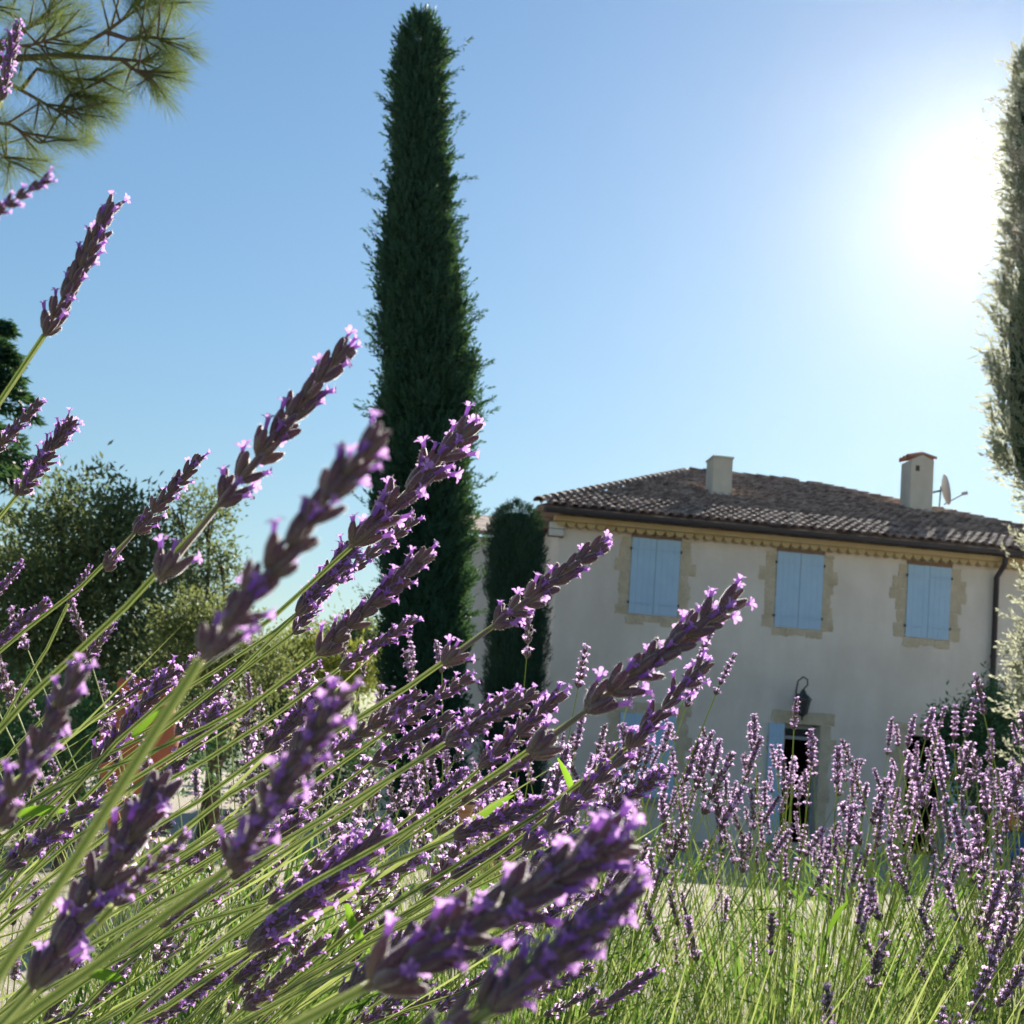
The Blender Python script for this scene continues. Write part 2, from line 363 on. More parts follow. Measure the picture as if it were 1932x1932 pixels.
for r_ in range(rows):
    s0 = r_ * TH - 0.06; f_ = min(1, max(0, s0 / run))
    ua = -0.55 + (u_r0 + 0.55) * f_; ub = UW + 0.42 + (u_r1 - UW - 0.42) * f_
    k = math.ceil((ua + 0.06) / TW)
    while k * TW < ub - 0.06:
        p = wp(k * TW + rnd.uniform(-.012, .012), zR + 0.012, EO) + SL * (s0 + rnd.gauss(0, .022)) + RN * 0.006
        mw = Matrix.Translation(p) @ TM @ Matrix.Rotation(rnd.gauss(0, .035), 4, 'Z') @ Matrix.Rotation(rnd.uniform(-.03, .03), 4, 'X')
        if cnt < 300 and 1372 > 0 and p.x < 11.3:
            link('roof_tile', tmesh, roof, None, Matrix.Translation(-W0) @ mw); cnt += 1
        else:
            A = np.array(Matrix.Translation(-W0) @ mw); restV.append(tv @ A[:3, :3].T + A[:3, 3]); restF.append(tf + nb); nb += len(tv)
        k += 1
if restV:
    tag(link('upper_roof_tiles', np_mesh('upper_roof_tiles', np.concatenate(restV), np.concatenate(restF), MT['tile']), roof), kind='stuff')
rm = tile_mesh('ridge_tile', 0.45, 0.13, 0.11)
for A_, B_ in ((EL, R0_), (R0_, R1_), (ER, R1_)):
    d = (B_ - A_); n_ = int(d.length / 0.38); dn = d.normalized(); sx_ = dn.cross(WZ).normalized(); nz_ = sx_.cross(dn)
    MM = Matrix((sx_, dn, nz_)).transposed().to_4x4()
    for i in range(n_):
        link('ridge_tile', rm, roof, None, Matrix.Translation(A_ + dn * (0.38 * i) + nz_ * 0.05 - W0) @ MM @ Matrix.Rotation(rnd.uniform(-.05, .05), 4, 'Z'))
# gutter, cornice
mb = MB(); n_ = 8; vs_ = []; fs = []
for i, u in enumerate((-0.42, UW + 0.42)):
    for k in range(n_ + 1):
        a = math.pi * k / n_; vs_.append(wp(u, zE + 0.14 - 0.10 * math.sin(a), EO + 0.08 + 0.075 * math.cos(a)))
for k in range(n_): fs.append((k, k + 1, n_ + 2 + k, n_ + 1 + k))
mb.add(vs_, fs); mb.box(wp(UW / 2, zE + 0.12, EO - 0.02), UW + 0.84, 0.05, 0.09, AX)
g = mb.build('gutter', MT['gutter'], house); sm = g.modifiers.new('thick', 'SOLIDIFY'); sm.thickness = 0.012
MB().box(wp(UW / 2, zE + 0.0, 0.17), UW + 0.30, 0.30, 0.11, AX).build('cornice', MT['ochre'], house, bevel=0.01)
sc = MB(); vs_ = []; n_ = 8
for y in (0, 0.2):
    for k in range(n_ + 1):
        a = math.pi * k / n_; vs_.append((0.1 * math.cos(a), -y, -0.105 * math.sin(a)))
sc.add(vs_, [(k, k + 1, n_ + 2 + k, n_ + 1 + k) for k in range(n_)] + [tuple(range(n_ + 1, 2 * n_ + 2))])
scm = sc.mesh('cornice_tile', MT['ochre']); SMX = Matrix((WU, -WN, WZ)).transposed().to_4x4()
u = 0.0
while u < UW:
    link('cornice_tile', scm, house, None, Matrix.Translation(wp(u, zE - 0.057, 0.0) - W0) @ SMX); u += 0.213
# downpipe
q = [wp(*wuv(1899, 1046, 0.5), 0.5), wp(*wuv(1895, 1066, 0.4), 0.4), wp(*wuv(1880, 1090, 0.1), 0.11)]
q.append(wp(uo(q[2])[0], 3.0, 0.11)); q.append(wp(uo(q[2])[0], 0.1, 0.11))
dp = MB().tube(q, 0.062, 10).build('downpipe', MT['gutter'], house, True)
for z in (4.4, 2.6, 0.9): MB().tube([wp(uo(q[2])[0], z, 0.11), wp(uo(q[2])[0], z + 0.05, 0.11)], 0.075, 10).build('pipe_clip', MT['gutter'], dp)

# ---- shutters and stone surrounds
def shutter_leaf(u0, u1, z0, z1, out, parent, label=None):
    sh = MB().box(wp((u0 + u1) / 2, (z0 + z1) / 2, out - 0.016), u1 - u0 - 0.02, 0.01, z1 - z0 - 0.02, AX).build('shutter', MT['shutter'], parent)
    n_ = 4; w = (u1 - u0) / n_
    for i in range(n_):
        MB().box(wp(u0 + w * (i + .5), (z0 + z1) / 2 + rnd.uniform(-.004, .004), out + rnd.uniform(-.002, .002)), w - 0.002, 0.022, z1 - z0, AX).build('plank', MT['shutter'], sh, bevel=0.0015)
    for z in (z0 + 0.24, z1 - 0.24):
        MB().box(wp((u0 + u1) / 2, z, out + 0.034), (u1 - u0) * .9, 0.006, 0.022, AX).build('hinge_strap', MT['shutter'], sh)
    return sh
def stone_poly(u0, u1, z0, z1, parent, out=0.014):
    """irregular dressed stone, edges eaten by the render"""
    nseg = 5; pts = []
    j = lambda s=0.018: rnd.uniform(-s, s)
    for i in range(nseg): pts.append((u0 + (u1 - u0) * i / nseg + j(.01), z0 + j()))
    for i in range(nseg): pts.append((u1 + j(), z0 + (z1 - z0) * i / nseg + j(.008)))
    for i in range(nseg): pts.append((u1 - (u1 - u0) * i / nseg + j(.01), z1 + j(.012)))
    for i in range(nseg): pts.append((u0 + j(), z1 - (z1 - z0) * i / nseg + j(.008)))
    n_ = len(pts); c = wp((u0 + u1) / 2, (z0 + z1) / 2, out)
    o_ = out + rnd.uniform(-.005, .005)
    vs_ = [wp(a, b, -0.03) for a, b in pts] + [wp(u0 + (a - u0) * .985 + (u1 - u0) * .0075, b, o_) for a, b in pts] + [wp((u0 + u1) / 2, (z0 + z1) / 2, o_ + .006)]
    fs = [(i, (i + 1) % n_, n_ + (i + 1) % n_, n_ + i) for i in range(n_)] + [(n_ + i, n_ + (i + 1) % n_, 2 * n_) for i in range(n_)]
    MB().add(vs_, fs).build('surround_stone', MT['stone'], parent)
def surround(u0, u1, z0, z1, parent, sill=True, lintel=False, top=None):
    z = z0 - (0.02 if sill else 0); i = 0; side = []
    while z < z1 - 0.05:
        h = min(rnd.uniform(.20, .33), z1 - z)
        for s in (0, 1):
            w = .235 + rnd.uniform(-.035, .035)
            if abs(z1 - (z + h) - .38) < .16: w = .36 + rnd.uniform(-.05, .04)
            if i == 0: w = .27 + rnd.uniform(0, .03)
            if s == 0: stone_poly(u0 - w, u0 - .004, z + .003, z + h - .003, parent)
            else: stone_poly(u1 + .004, u1 + w, z + .003, z + h - .003, parent)
        z += h; i += 1
    if sill:
        n_ = 3
        for k in range(n_):
            a = u0 - 0.05 + (u1 - u0 + .1) * k / n_; b = u0 - .05 + (u1 - u0 + .1) * (k + 1) / n_
            stone_poly(a + .004, b - .004, z0 - 0.15 - 0.05 * (k != 1) + rnd.uniform(-.02, .02), z0 - 0.024, parent)
    if lintel:
        n_ = 3
        for k in range(n_):
            a = u0 - 0.32 + (u1 - u0 + .64) * k / n_; b = u0 - .32 + (u1 - u0 + .64) * (k + 1) / n_
            stone_poly(a + .004, b - .004, z1 + .006, z1 + lintel, parent)
WINS = [((1191, 1014), (1282, 1021), (1187, 1157)), ((1466, 1040), (1553, 1048), (1461, 1182)), ((1713, 1065), (1794, 1072), (1707, 1201))]
for (a, b, c) in WINS:
    ua, za = wuv(*a); ub, zb = wuv(*b); uc, zc = wuv(*c)
    u0 = (ua + uc) / 2; u1 = u0 + (ub - ua); z1 = (za + zb) / 2; z0 = zc
    w = MB().box(wp((u0 + u1) / 2, z1 + 0.045, 0.012), u1 - u0 + .04, 0.05, 0.085, AX).build('window', MT['lintel'], house)   # wooden lintel strip, frame behind the shutters
    um = (u0 + u1) / 2
    shutter_leaf(u0, um - .004, z0, z1, 0.03, house); shutter_leaf(um + .004, u1, z0, z1, 0.03, house)
    for zz in (z0 + .24, z1 - .24):
        for uu in (u0 - .02, u1 + .02): MB().box(wp(uu, zz, 0.03), 0.03, 0.04, 0.05, AX).build('hinge_pin', MT['iron'], house)
    surround(u0, u1, z0, z1, house)
# ground floor closed window
ua, za = wuv(1170, 1344); ub, _ = wuv(1277, 1352); _, zc = wuv(1172, 1500)
um = (ua + ub) / 2
shutter_leaf(ua, um - .004, zc, za, 0.03, house); shutter_leaf(um + .004, ub, zc, za, 0.03, house)
surround(ua, ub, zc - .05, za, house, sill=False, lintel=0.24)
MB().box(wp(um + .05, zc - .06, 0.09), ub - ua + .22, 0.2, 0.09, AX).build('window_sill', MT['wood'], house, bevel=.008)
# door
surround(du0, du1, 0.0, dz1, house, sill=False, lintel=0.27)
df = MB(); fw = 0.07
for u in (du0 + fw / 2, du1 - fw / 2): df.box(wp(u, dz1 / 2, -0.24), fw, 0.07, dz1 - 0.04, AX)
df.box(wp((du0 + du1) / 2, dz1 - .05, -0.24), du1 - du0 - 2 * fw, 0.065, 0.09, AX)
ztr = wuv(1500, 1391)[1]
df.box(wp((du0 + du1) / 2, ztr, -0.24), du1 - du0 - 2 * fw, 0.065, 0.07, AX)
door = df.build('door_frame', MT['wood'], house, bevel=.006)
gl, gn, gll, gb = new_mat('glass'); gb.inputs['Base Color'].default_value = (.05, .06, .07, 1); gb.inputs['Roughness'].default_value = .05
gnz, gcr = noise_col(gn, gll, [(0.3, (.03, .035, .04)), (0.7, (.05, .055, .06))], 2); gll.new(gcr.outputs[0], gb.inputs['Base Color'])
MT['glass'] = gl
MB().box(wp((du0 + du1) / 2, (ztr + dz1) / 2, -0.245), du1 - du0 - .15, 0.01, dz1 - ztr - .1, AX).build('transom_pane', MT['glass'], door)
# open shutter leaf left of the door, standing slightly off the wall
ul = wuv(1450, 1360)[0]
shutter_leaf(ul, du0 - .03, 0.06, dz1 - .02, 0.06, house)
surround(gu0, gu1, 0.0, gz1, house, sill=False, lintel=0.26)
shutter_leaf(gu1 + .02, wuv(1815, 1395)[0], 0.06, gz1 - .02, 0.05, house)
MB().box(wp((du0 + du1) / 2, 0.05, 0.16), du1 - du0 + .5, 0.36, 0.13, AX).build('doorstep', MT['stone'], house, bevel=.01)

# ---- chimneys
def chimney(x0, x1, top, base, tiled):
    c = hit((x0 + x1) / 2, base, EP, RN); k = (c - CAM).y / FPX
    w = (x1 - x0) * k * .96; zt = hit((x0 + x1) / 2, top, Vector((0, c.y, 0)), Vector((0, 1, 0))).z
    d = 0.62; cc = c - WN * d / 2
    mb = MB().box(Vector((cc.x, cc.y, (c.z - .5 + zt) / 2)), w, d, zt - c.z + .5, AX)
    ch = mb.build('chimney', MT['chimney'], house, bevel=.015)
    MB().box(Vector((cc.x, cc.y, c.z + .0)) + WN * .0, w + .13, d + .16, .16, AX).build('chimney_base', MT['chimney'], ch, bevel=.02)
    if tiled:
        for s in (-1, 1):
            for j in range(3):
                ax = (WU * .94 + WZ * (-.34 * s) * 1.0).normalized() * s
                p = Vector((cc.x, cc.y, zt + .17)) - WN * (-d / 2 + d * (j + .5) / 3 - 0)
                p = Vector((cc.x, cc.y, zt + .16)) + WN * (d * (j - 1) / 3)
                sx_ = WN; dn = (-WU * s * 0.94 + WZ * .34).normalized(); nz_ = sx_.cross(dn)
                if nz_.z < 0: sx_ = -sx_; nz_ = sx_.cross(dn)
                link('cap_tile', cap_m, ch, None, Matrix.Translation(p - dn * (w / 2 + .07) + nz_ * .0 - W0) @ Matrix((sx_, dn, nz_)).transposed().to_4x4())
        MB().add([Vector((cc.x, cc.y, zt)) + WU * a * w / 2 + WN * b * d / 2 + WZ * h for a, b, h in ((-1, 1, 0), (1, 1, 0), (0, 1, .14), (-1, -1, 0), (1, -1, 0), (0, -1, .14))],
                 [(0, 1, 2), (3, 5, 4), (0, 2, 5, 3), (1, 4, 5, 2)]).build('chimney_gable', MT['chimney'], ch)
        MB().box(Vector((cc.x, cc.y, zt - .22)) + WN * (d / 2 + .002) - WU * w * .22, .1, .02, .14, AX).build('vent_hole', MT['dark'], ch)
    else:
        MB().box(Vector((cc.x, cc.y, zt + .025)), w + .05, d + .05, .05, AX).build('chimney_cap', MT['chimney'], ch, bevel=.01)
    return ch, cc, w, zt
cap_m = tile_mesh('cap_tile', 0.40, 0.12, 0.10); cap_m.materials.clear(); cap_m.materials.append(MT['redtile'])
chimney(1341, 1381, 864, 938, False)
_, c2, w2, zt2 = chimney(1713, 1761, 868, 968, True)

# ---- satellite dish behind the chimney
dc = hit(1778, 925, Vector((0, c2.y, 0)), Vector((0, 1, 0)))
dish = empty('satellite_dish', dc, 'grey satellite dish mounted beside the right hand chimney', 'satellite dish')
ax = (WU * 0.93 + WN * 0.25 + WZ * 0.22).normalized()
prof = [(0.001, 0.0)] + [(0.40 * i / 10, 0.10 * (i / 10) ** 2) for i in range(1, 11)] + [(0.395, 0.112)] + [(0.39 * i / 10, 0.10 * (i / 10) ** 2 + .012) for i in range(9, 0, -1)] + [(0.001, 0.012)]
MB().lathe(prof, dc, 28, axis=ax).build('reflector', MT['dish'], dish, True)
lnb = hit(1820, 931, Vector((0, dc.y - .25, 0)), Vector((0, 1, 0)))
arm0 = dc - WZ * .38 + ax * .05
MB().tube([arm0, lnb], .018, 8).build('feed_arm', MT['dish'], dish)
MB().tube([lnb - ax * .07, lnb + ax * .07], .045, 10).build('receiver', MT['dish'], dish)
MB().tube([dc - ax * .02, Vector((c2.x, c2.y, dc.z - .1)) + WU * w2 / 2], .025, 8).tube([dc - ax * .04 + WZ * .1, dc - ax * .06 - WZ * .45, Vector((c2.x, c2.y, dc.z - .45)) + WU * w2 / 2], .02, 8).build('bracket', MT['iron'], dish)

# ---- lantern, alarm box
lu, lz = wuv(1505, 1331); lp = wp(lu, lz, 0.30)
lan = empty('wall_lantern', lp, 'dark iron lantern on a curled bracket above the door', 'lantern')
MB().lathe([(.02, -.26), (.05, -.24), (.10, -.20), (.15, .08), (.19, .10), (.19, .115)], lp, 6).build('lantern_body', MT['glass'], lan)
MB().lathe([(.20, .115), (.12, .20), (.07, .24), (.05, .30), (.02, .33)], lp, 6).build('lantern_roof', MT['iron'], lan)
fr = MB()
for k in range(6):
    a = 2 * math.pi * k / 6
    fr.tube([lp + Vector((math.cos(a) * .10, math.sin(a) * .10, -.20)), lp + Vector((math.cos(a) * .155, math.sin(a) * .155, .09))], .012, 5)
fr.lathe([(.005, -.34), (.03, -.29), (.01, -.26)], lp, 8); fr.build('lantern_frame', MT['iron'], lan)
pts = [lp + WZ * .33, lp + WZ * .42 + WN * .08, lp + WZ * .54 + WN * .05, lp + WZ * .60 - WN * .07, lp + WZ * .52 - WN * .2, lp + WZ * .3 - WN * .26, lp + WZ * .05 - WN * .285]
MB().tube([p + WU * .07 * math.sin(i * 1.0) for i, p in enumerate(pts)], .016, 7).build('bracket', MT['iron'], lan, True)
MB().box(lp - WN * .29 + WZ * .1, .09, .02, .3, AX).build('wall_plate', MT['iron'], lan)
bu0, bz1 = wuv(1033, 985); bu1, bz0 = wuv(1058, 1014)
bx_ = empty('wall_box', wp((bu0 + bu1) / 2, bz0, .1), 'pale grey box fixed under the eaves at the house corner', 'alarm box')
MB().box(wp((bu0 + bu1) / 2 + .03, bz0 + (bz1 - bz0) * .26, .08), bu1 - bu0, .14, (bz1 - bz0) * .46, AX).build('lower_cover', MT['box'], bx_, bevel=.015)
MB().box(wp((bu0 + bu1) / 2 + .03, bz0 + (bz1 - bz0) * .76, .08), bu1 - bu0, .14, (bz1 - bz0) * .46, AX).build('upper_cover', MT['box'], bx_, bevel=.015)
MB().box(wp((bu0 + bu1) / 2 + .03, (bz0 + bz1) / 2, .03), bu1 - bu0 + .03, .06, (bz1 - bz0) * 1.04, AX).build('back_plate', MT['gutter'], bx_)

# ---- low annex left of the house
an = wp(-0.15, 0, -2.2)
annex = empty('annex', an, 'low grey plastered side building between the tall cypress and the house', 'annex')
zA = hit(905, 1012, an, WN).z; AW = 3.1
MB().box(an - WU * AW / 2 + WZ * zA / 2 - WN * 2, AW, 4, zA, AX).build('wall', MT['plaster'], annex)
ar = [an + WN * .25 + WZ * zA + WU * .1, an + WN * .25 + WZ * zA - WU * (AW + .15), an - WN * 3.6 + WZ * (zA + 1.1) - WU * (AW + .15), an - WN * 3.6 + WZ * (zA + 1.1) + WU * .1]
MB().add(ar + [p + WZ * .1 for p in ar], [(0, 1, 2, 3), (7, 6, 5, 4), (0, 4, 5, 1), (1, 5, 6, 2), (2, 6, 7, 3), (3, 7, 4, 0)]).build('roof', MT['tile'], annex)

# ------------------------------------------------------------------ trees
def cypress(name, label, prof, Y, nspray, leaf, mat, seed, base_px=None, core=0.80, tufts=0, loose=0.0, sparse_side=None, cat='cypress tree', up=1.0, kl=8, margin=1.15):
    """prof: list of (y_px, x_left, x_right) down the outline, at distance Y"""
    rng = np.random.default_rng(seed)
    C = [at((a + b) / 2, y, Y) for y, a, b in prof]; Rr = [(b - a) / 2 * Y / FPX for y, a, b in prof]
    Rr = [max(r_ * (.74 if i_ < 4 else .5), r_ - leaf * margin) for i_, r_ in enumerate(Rr)]; C[0] = C[0] - Vector((0, 0, leaf * margin * 1.5)); C[1] = C[1] - Vector((0, 0, leaf * margin))
    last = C[-1]
    C.append(Vector((last.x, last.y, 0.25))); Rr.append(Rr[-1] * .6)
    C = np.array([tuple(c) for c in C]); Rr = np.array(Rr)
    base = Vector((C[-1][0], C[-1][1], 0))
    t = empty(name, base, label, cat)
    zz = C[:, 2][::-1]; cx = lambda z: np.interp(z, zz, C[:, 0][::-1]); cy = lambda z: np.interp(z, zz, C[:, 1][::-1]); rr = lambda z: np.interp(z, zz, Rr[::-1])
    zt = zz[-1]
    MB().tube([(base.x, base.y, 0), (float(cx(zt * .4)), float(cy(zt * .4)), zt * .4), (float(cx(zt * .93)), float(cy(zt * .93)), zt * .93)], [.13 * Rr.max() / .7, .08 * Rr.max() / .7, .01], 8).build('trunk', MT['bark'], t)
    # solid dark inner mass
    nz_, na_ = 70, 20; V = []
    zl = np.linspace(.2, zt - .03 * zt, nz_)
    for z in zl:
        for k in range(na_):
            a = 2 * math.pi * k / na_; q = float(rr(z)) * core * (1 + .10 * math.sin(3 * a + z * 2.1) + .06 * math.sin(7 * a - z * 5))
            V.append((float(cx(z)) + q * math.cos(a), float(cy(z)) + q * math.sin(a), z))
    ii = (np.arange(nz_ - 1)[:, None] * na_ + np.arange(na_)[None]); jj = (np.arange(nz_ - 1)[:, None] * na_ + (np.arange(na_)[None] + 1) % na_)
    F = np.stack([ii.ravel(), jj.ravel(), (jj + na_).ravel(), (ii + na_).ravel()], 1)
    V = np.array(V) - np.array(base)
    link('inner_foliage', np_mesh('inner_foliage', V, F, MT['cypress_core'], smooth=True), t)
    # sprays: feathery upright plumes over the surface
    z = rng.random(nspray * 2) ** .95 * (zt - .15) + .2
    keep = rng.random(len(z)) < (rr(z) + .15) / (Rr.max() + .15); z = z[keep][:nspray]
    n = len(z); a = rng.random(n) * 2 * np.pi
    q = rr(z) * (1 - .30 * rng.random(n) ** 1.6) * (1 + .10 * np.sin(3 * a + z * 2.1) + .06 * np.sin(7 * a - z * 5))
    ncl = 620; ca = rng.random(ncl) * 2 * np.pi; cz = rng.random(ncl) * zt; Rm = Rr.max()
    best = np.full(n, 9.0)
    for c0 in range(0, ncl, 62):
        da = (a[:, None] - ca[None, c0:c0 + 62] + np.pi) % (2 * np.pi) - np.pi
        dz = z[:, None] - cz[None, c0:c0 + 62]
        best = np.minimum(best, np.sqrt((da * 1.0) ** 2 + (dz / (1.1 * Rm)) ** 2).min(1))
    q *= 1 + .34 * (.5 - np.clip(best / .32, 0, 1))
    q *= (z < zt - .02)
    P = np.stack([cx(z) + q * np.cos(a), cy(z) + q * np.sin(a), z], 1)
    O = np.stack([np.cos(a), np.sin(a), np.zeros(n)], 1)
    D = nrm(O * (.25 + .5 * rng.random(n)[:, None]) + np.array([0, 0, up]) + rng.normal(size=(n, 3)) * .22)
    if loose:
        m_ = rng.random(n) < loose; D[m_] = nrm(O[m_] * 1.0 + rng.normal(size=(m_.sum(), 3)) * .35 + np.array([0, 0, .35])); P[m_] += O[m_] * (rr(z[m_]) * .10)[:, None]
    Ls = leaf * (2.0 + 2.2 * rng.random(n))
    allP, allD, allL, allW = [], [], [], []
    S = nrm(np.cross(D, rng.normal(size=(n, 3))))
    for k in range(kl):
        f = k / (kl - 1); sd_ = (1 if k % 2 else -1)
        allP.append(P + D * (Ls * f * .85)[:, None]); allD.append(D * (.8 + .4 * f) + S * sd_ * (.75 * (1 - f * .8)) + rng.normal(size=(n, 3)) * .12)
        allL.append(leaf * (1.25 - .45 * f) * (.7 + .6 * rng.random(n))); allW.append(leaf * .34 * (.7 + .6 * rng.random(n)))
    V, F, rn = leaves(np.concatenate(allP), np.concatenate(allD), np.concatenate(allL), np.concatenate(allW), rng)
    rn = np.clip(.55 * rn + .45 * np.tile(np.repeat(rng.random(n), 4), kl), 0, 1)
    V = V - np.array(base)
    parts = [(V, F, rn)]
    if tufts:   # stray feathery shoots breaking the outline
        TV = []; 
        for i in range(tufts):
            zz_ = rng.uniform(.12, .97) * zt; aa = rng.choice([0, np.pi]) + rng.normal() * .5
            q0 = float(rr(zz_)) * .92; p = np.array([float(cx(zz_)) + q0 * np.cos(aa), float(cy(zz_)) + q0 * np.sin(aa), zz_])
            d = np.array([np.cos(aa), np.sin(aa), rng.uniform(-.15, 1.3)]); d /= np.linalg.norm(d); ln = rng.uniform(.3, .85) * Rr.max()
            m_ = 46; f = rng.random(m_); bend = np.array([0, 0, .25 * ln])
            pp = p + d * (ln * f)[:, None] + bend * (f ** 2)[:, None] + rng.normal(size=(m_, 3)) * .012
            dd = d + rng.normal(size=(m_, 3)) * .45 + np.array([0, 0, .3])
            TV.append((pp, dd))
        pp = np.concatenate([x[0] for x in TV]); dd = np.concatenate([x[1] for x in TV])
        V2, F2, r2 = leaves(pp, dd, leaf * .95, leaf * .22, rng); parts.append((V2 - np.array(base), F2, r2))
    off = 0; Vs, Fs, Rs = [], [], []
    for v_, f_, r_ in parts: Vs.append(v_); Fs.append(f_ + off); Rs.append(r_); off += len(v_)
    link('crown', np_mesh('crown', np.concatenate(Vs), np.concatenate(Fs), mat, np.concatenate(Rs)), t)
    return t

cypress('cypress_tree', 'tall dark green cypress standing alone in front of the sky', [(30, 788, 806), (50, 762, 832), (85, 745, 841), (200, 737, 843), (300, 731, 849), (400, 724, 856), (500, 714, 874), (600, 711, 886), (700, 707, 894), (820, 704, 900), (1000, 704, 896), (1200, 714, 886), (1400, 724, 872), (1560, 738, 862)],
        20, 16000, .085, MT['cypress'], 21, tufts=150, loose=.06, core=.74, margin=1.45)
cypress('clipped_cypress', 'rounded clipped evergreen column against the left corner of the house', [(948, 962, 990), (962, 940, 1012), (985, 925, 1024), (1030, 917, 1030), (1200, 914, 1031), (1400, 905, 1028), (1560, 900, 1026)],
        26.2, 13000, .042, MT['ivy'], 22, core=.86, cat='clipped cypress', tufts=0)
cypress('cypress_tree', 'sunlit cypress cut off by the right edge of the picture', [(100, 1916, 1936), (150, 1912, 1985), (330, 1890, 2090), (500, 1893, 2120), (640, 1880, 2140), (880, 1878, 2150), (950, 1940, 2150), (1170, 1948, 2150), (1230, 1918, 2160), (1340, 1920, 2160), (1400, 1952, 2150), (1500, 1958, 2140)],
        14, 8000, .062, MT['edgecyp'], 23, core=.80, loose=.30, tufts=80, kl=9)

def leafy(name, label, cat, Y, blobs, n, leaf, mat, seed, trunk=None, wr=.5, zmin=None, group=None):
    """blobs: (px, py, radius_px, weight) spheres filled with leaves, grown on branching limbs"""
    rng = np.random.default_rng(seed)
    B = [(at(x, y, Y + rng.uniform(-.35, .35) * r_ * Y / FPX), r_ * Y / FPX, w) for x, y, r_, w in blobs]
    mx = sum(b[0].x * b[1] for b in B) / sum(b[1] for b in B)
    base = Vector((mx if trunk is None else at(trunk, 1500, Y).x, Y, 0))
    t = empty(name, base, label, cat, group)
    tr = MB(); zlow = min(b[0].z for b in B); fork = base + Vector((0, 0, max(.25, zlow * .5)))
    rb = max(.04, .025 * max(b[0].z for b in B))
    tr.tube([base, (base + fork) / 2 + Vector((.03, .02, 0)), fork], [rb * 1.3, rb, rb * .8], 8)
    for c, r_, w in B:
        m_ = (fork + c) / 2 + Vector((rng.normal() * .12, rng.normal() * .12, .1)) * r_
        tr.tube([fork, m_, c], [rb * .6, rb * .35, rb * .12], 6)
        for k in range(5):
            e = c + Vector(tuple(nrm(rng.normal(size=(1, 3)))[0])) * r_ * .8
            tr.tube([c * .75 + m_ * .25, (c + e) / 2 + Vector((0, 0, .04)), e], [rb * .14, rb * .1, rb * .05], 5)
    tr.build('trunk', MT['bark'], t)
    W = np.array([b[2] * b[1] ** 2 for b in B]); W = W / W.sum()
    Ps, Ds = [], []
    for (c, r_, w), k in zip(B, (W * n).astype(int)):
        ncl = max(6, k // 14)                       # leaves sit in clumps at twig ends
        dirs = nrm(rng.normal(size=(ncl, 3))); rad = rng.random(ncl) ** wr * (1 + .22 * np.abs(rng.normal(size=ncl)))
        cc = np.array(c) + dirs * (r_ * rad * (1 + .22 * np.sin(5 * dirs[:, 0] + seed) * np.cos(4 * dirs[:, 2])))[:, None]
        idx = rng.integers(0, ncl, k)
        Ps.append(cc[idx] + rng.normal(size=(k, 3)) * leaf * 1.1); Ds.append(dirs[idx] * .6 + rng.normal(size=(k, 3)) * .7 + np.array([0, 0, .25]))
    P = np.concatenate(Ps); D = np.concatenate(Ds)
    if zmin is None: zmin = .05
    m_ = P[:, 2] > zmin; P = P[m_]; D = D[m_]; k = len(P)
    V, F, rn = leaves(P, D, leaf * (.7 + .7 * rng.random(k)), leaf * .42 * (.8 + .4 * rng.random(k)), rng)
    link('crown', np_mesh('crown', V - np.array(base), F, mat, rn), t)
    return t

leafy('broadleaf_tree', 'large dark bushy tree behind the lavender at the left edge', 'tree', 14, [(60, 1080, 140, 1), (190, 1010, 110, 1), (150, 1180, 150, 1), (20, 1240, 150, 1), (270, 1080, 110, .8), (300, 1240, 120, .8), (110, 960, 60, .7), (230, 960, 55, .5)], 26000, .075, MT['tree'], 31, trunk=140)
leafy('broadleaf_tree', 'thin airy tree with sky showing between its leaves, behind the dark bushy tree', 'tree', 17, [(395, 985, 60, .45), (370, 1080, 70, .5), (420, 1060, 50, .35), (385, 1150, 70, .6), (340, 960, 60, .3)], 4200, .07, MT['tree'], 32, trunk=395)
leafy('yellow_shrub', 'sunlit yellow green shrub low behind the lavender stems, left of the tall cypress', 'shrub', 12, [(330, 1180, 60, 1), (400, 1190, 65, 1), (450, 1240, 70, 1), (350, 1270, 90, 1), (520, 1270, 60, .8)], 9000, .05, MT['olive'], 33, trunk=400)
leafy('dark_shrub', 'dark shaded shrub low on the far left behind the stems', 'shrub', 11, [(60, 1400, 120, 1), (200, 1400, 110, 1), (0, 1500, 130, 1), (330, 1400, 90, 1)], 12000, .055, MT['shrub'], 34, trunk=120)
leafy('dark_shrub', 'dark green shrub at the foot of the tall cypress, on its left', 'shrub', 16, [(480, 1380, 90, 1), (600, 1400, 90, 1), (680, 1430, 70, 1), (540, 1330, 60, 1), (500, 1500, 100, 1), (640, 1510, 90, 1)], 12000, .06, MT['shrub'], 35, trunk=560)
leafy('wall_shrub', 'round leafy green shrub against the house wall under the downpipe', 'shrub', 25.5, [(1850, 1370, 55, 1), (1800, 1390, 45, 1), (1885, 1350, 50, 1), (1830, 1450, 65, 1), (1890, 1440, 60, 1), (1775, 1355, 20, .6), (1870, 1310, 22, .6)], 9000, .10, MT['shrub'], 36, trunk=1850)
leafy('far_tree', 'distant round green tree seen in the gap beside the cypress', 'tree', 75, [(665, 1200, 42, 1), (640, 1225, 40, 1), (690, 1225, 40, 1), (660, 1255, 50, 1)], 5000, .32, MT['tree'], 37, trunk=665)
leafy('far_tree', 'distant sunlit yellow tree below the round one, left of the cypress', 'tree', 55, [(560, 1235, 50, 1), (600, 1250, 50, 1), (640, 1265, 45, 1), (530, 1270, 50, 1), (690, 1270, 45, 1)], 7000, .22, MT['far'], 38, trunk=600)

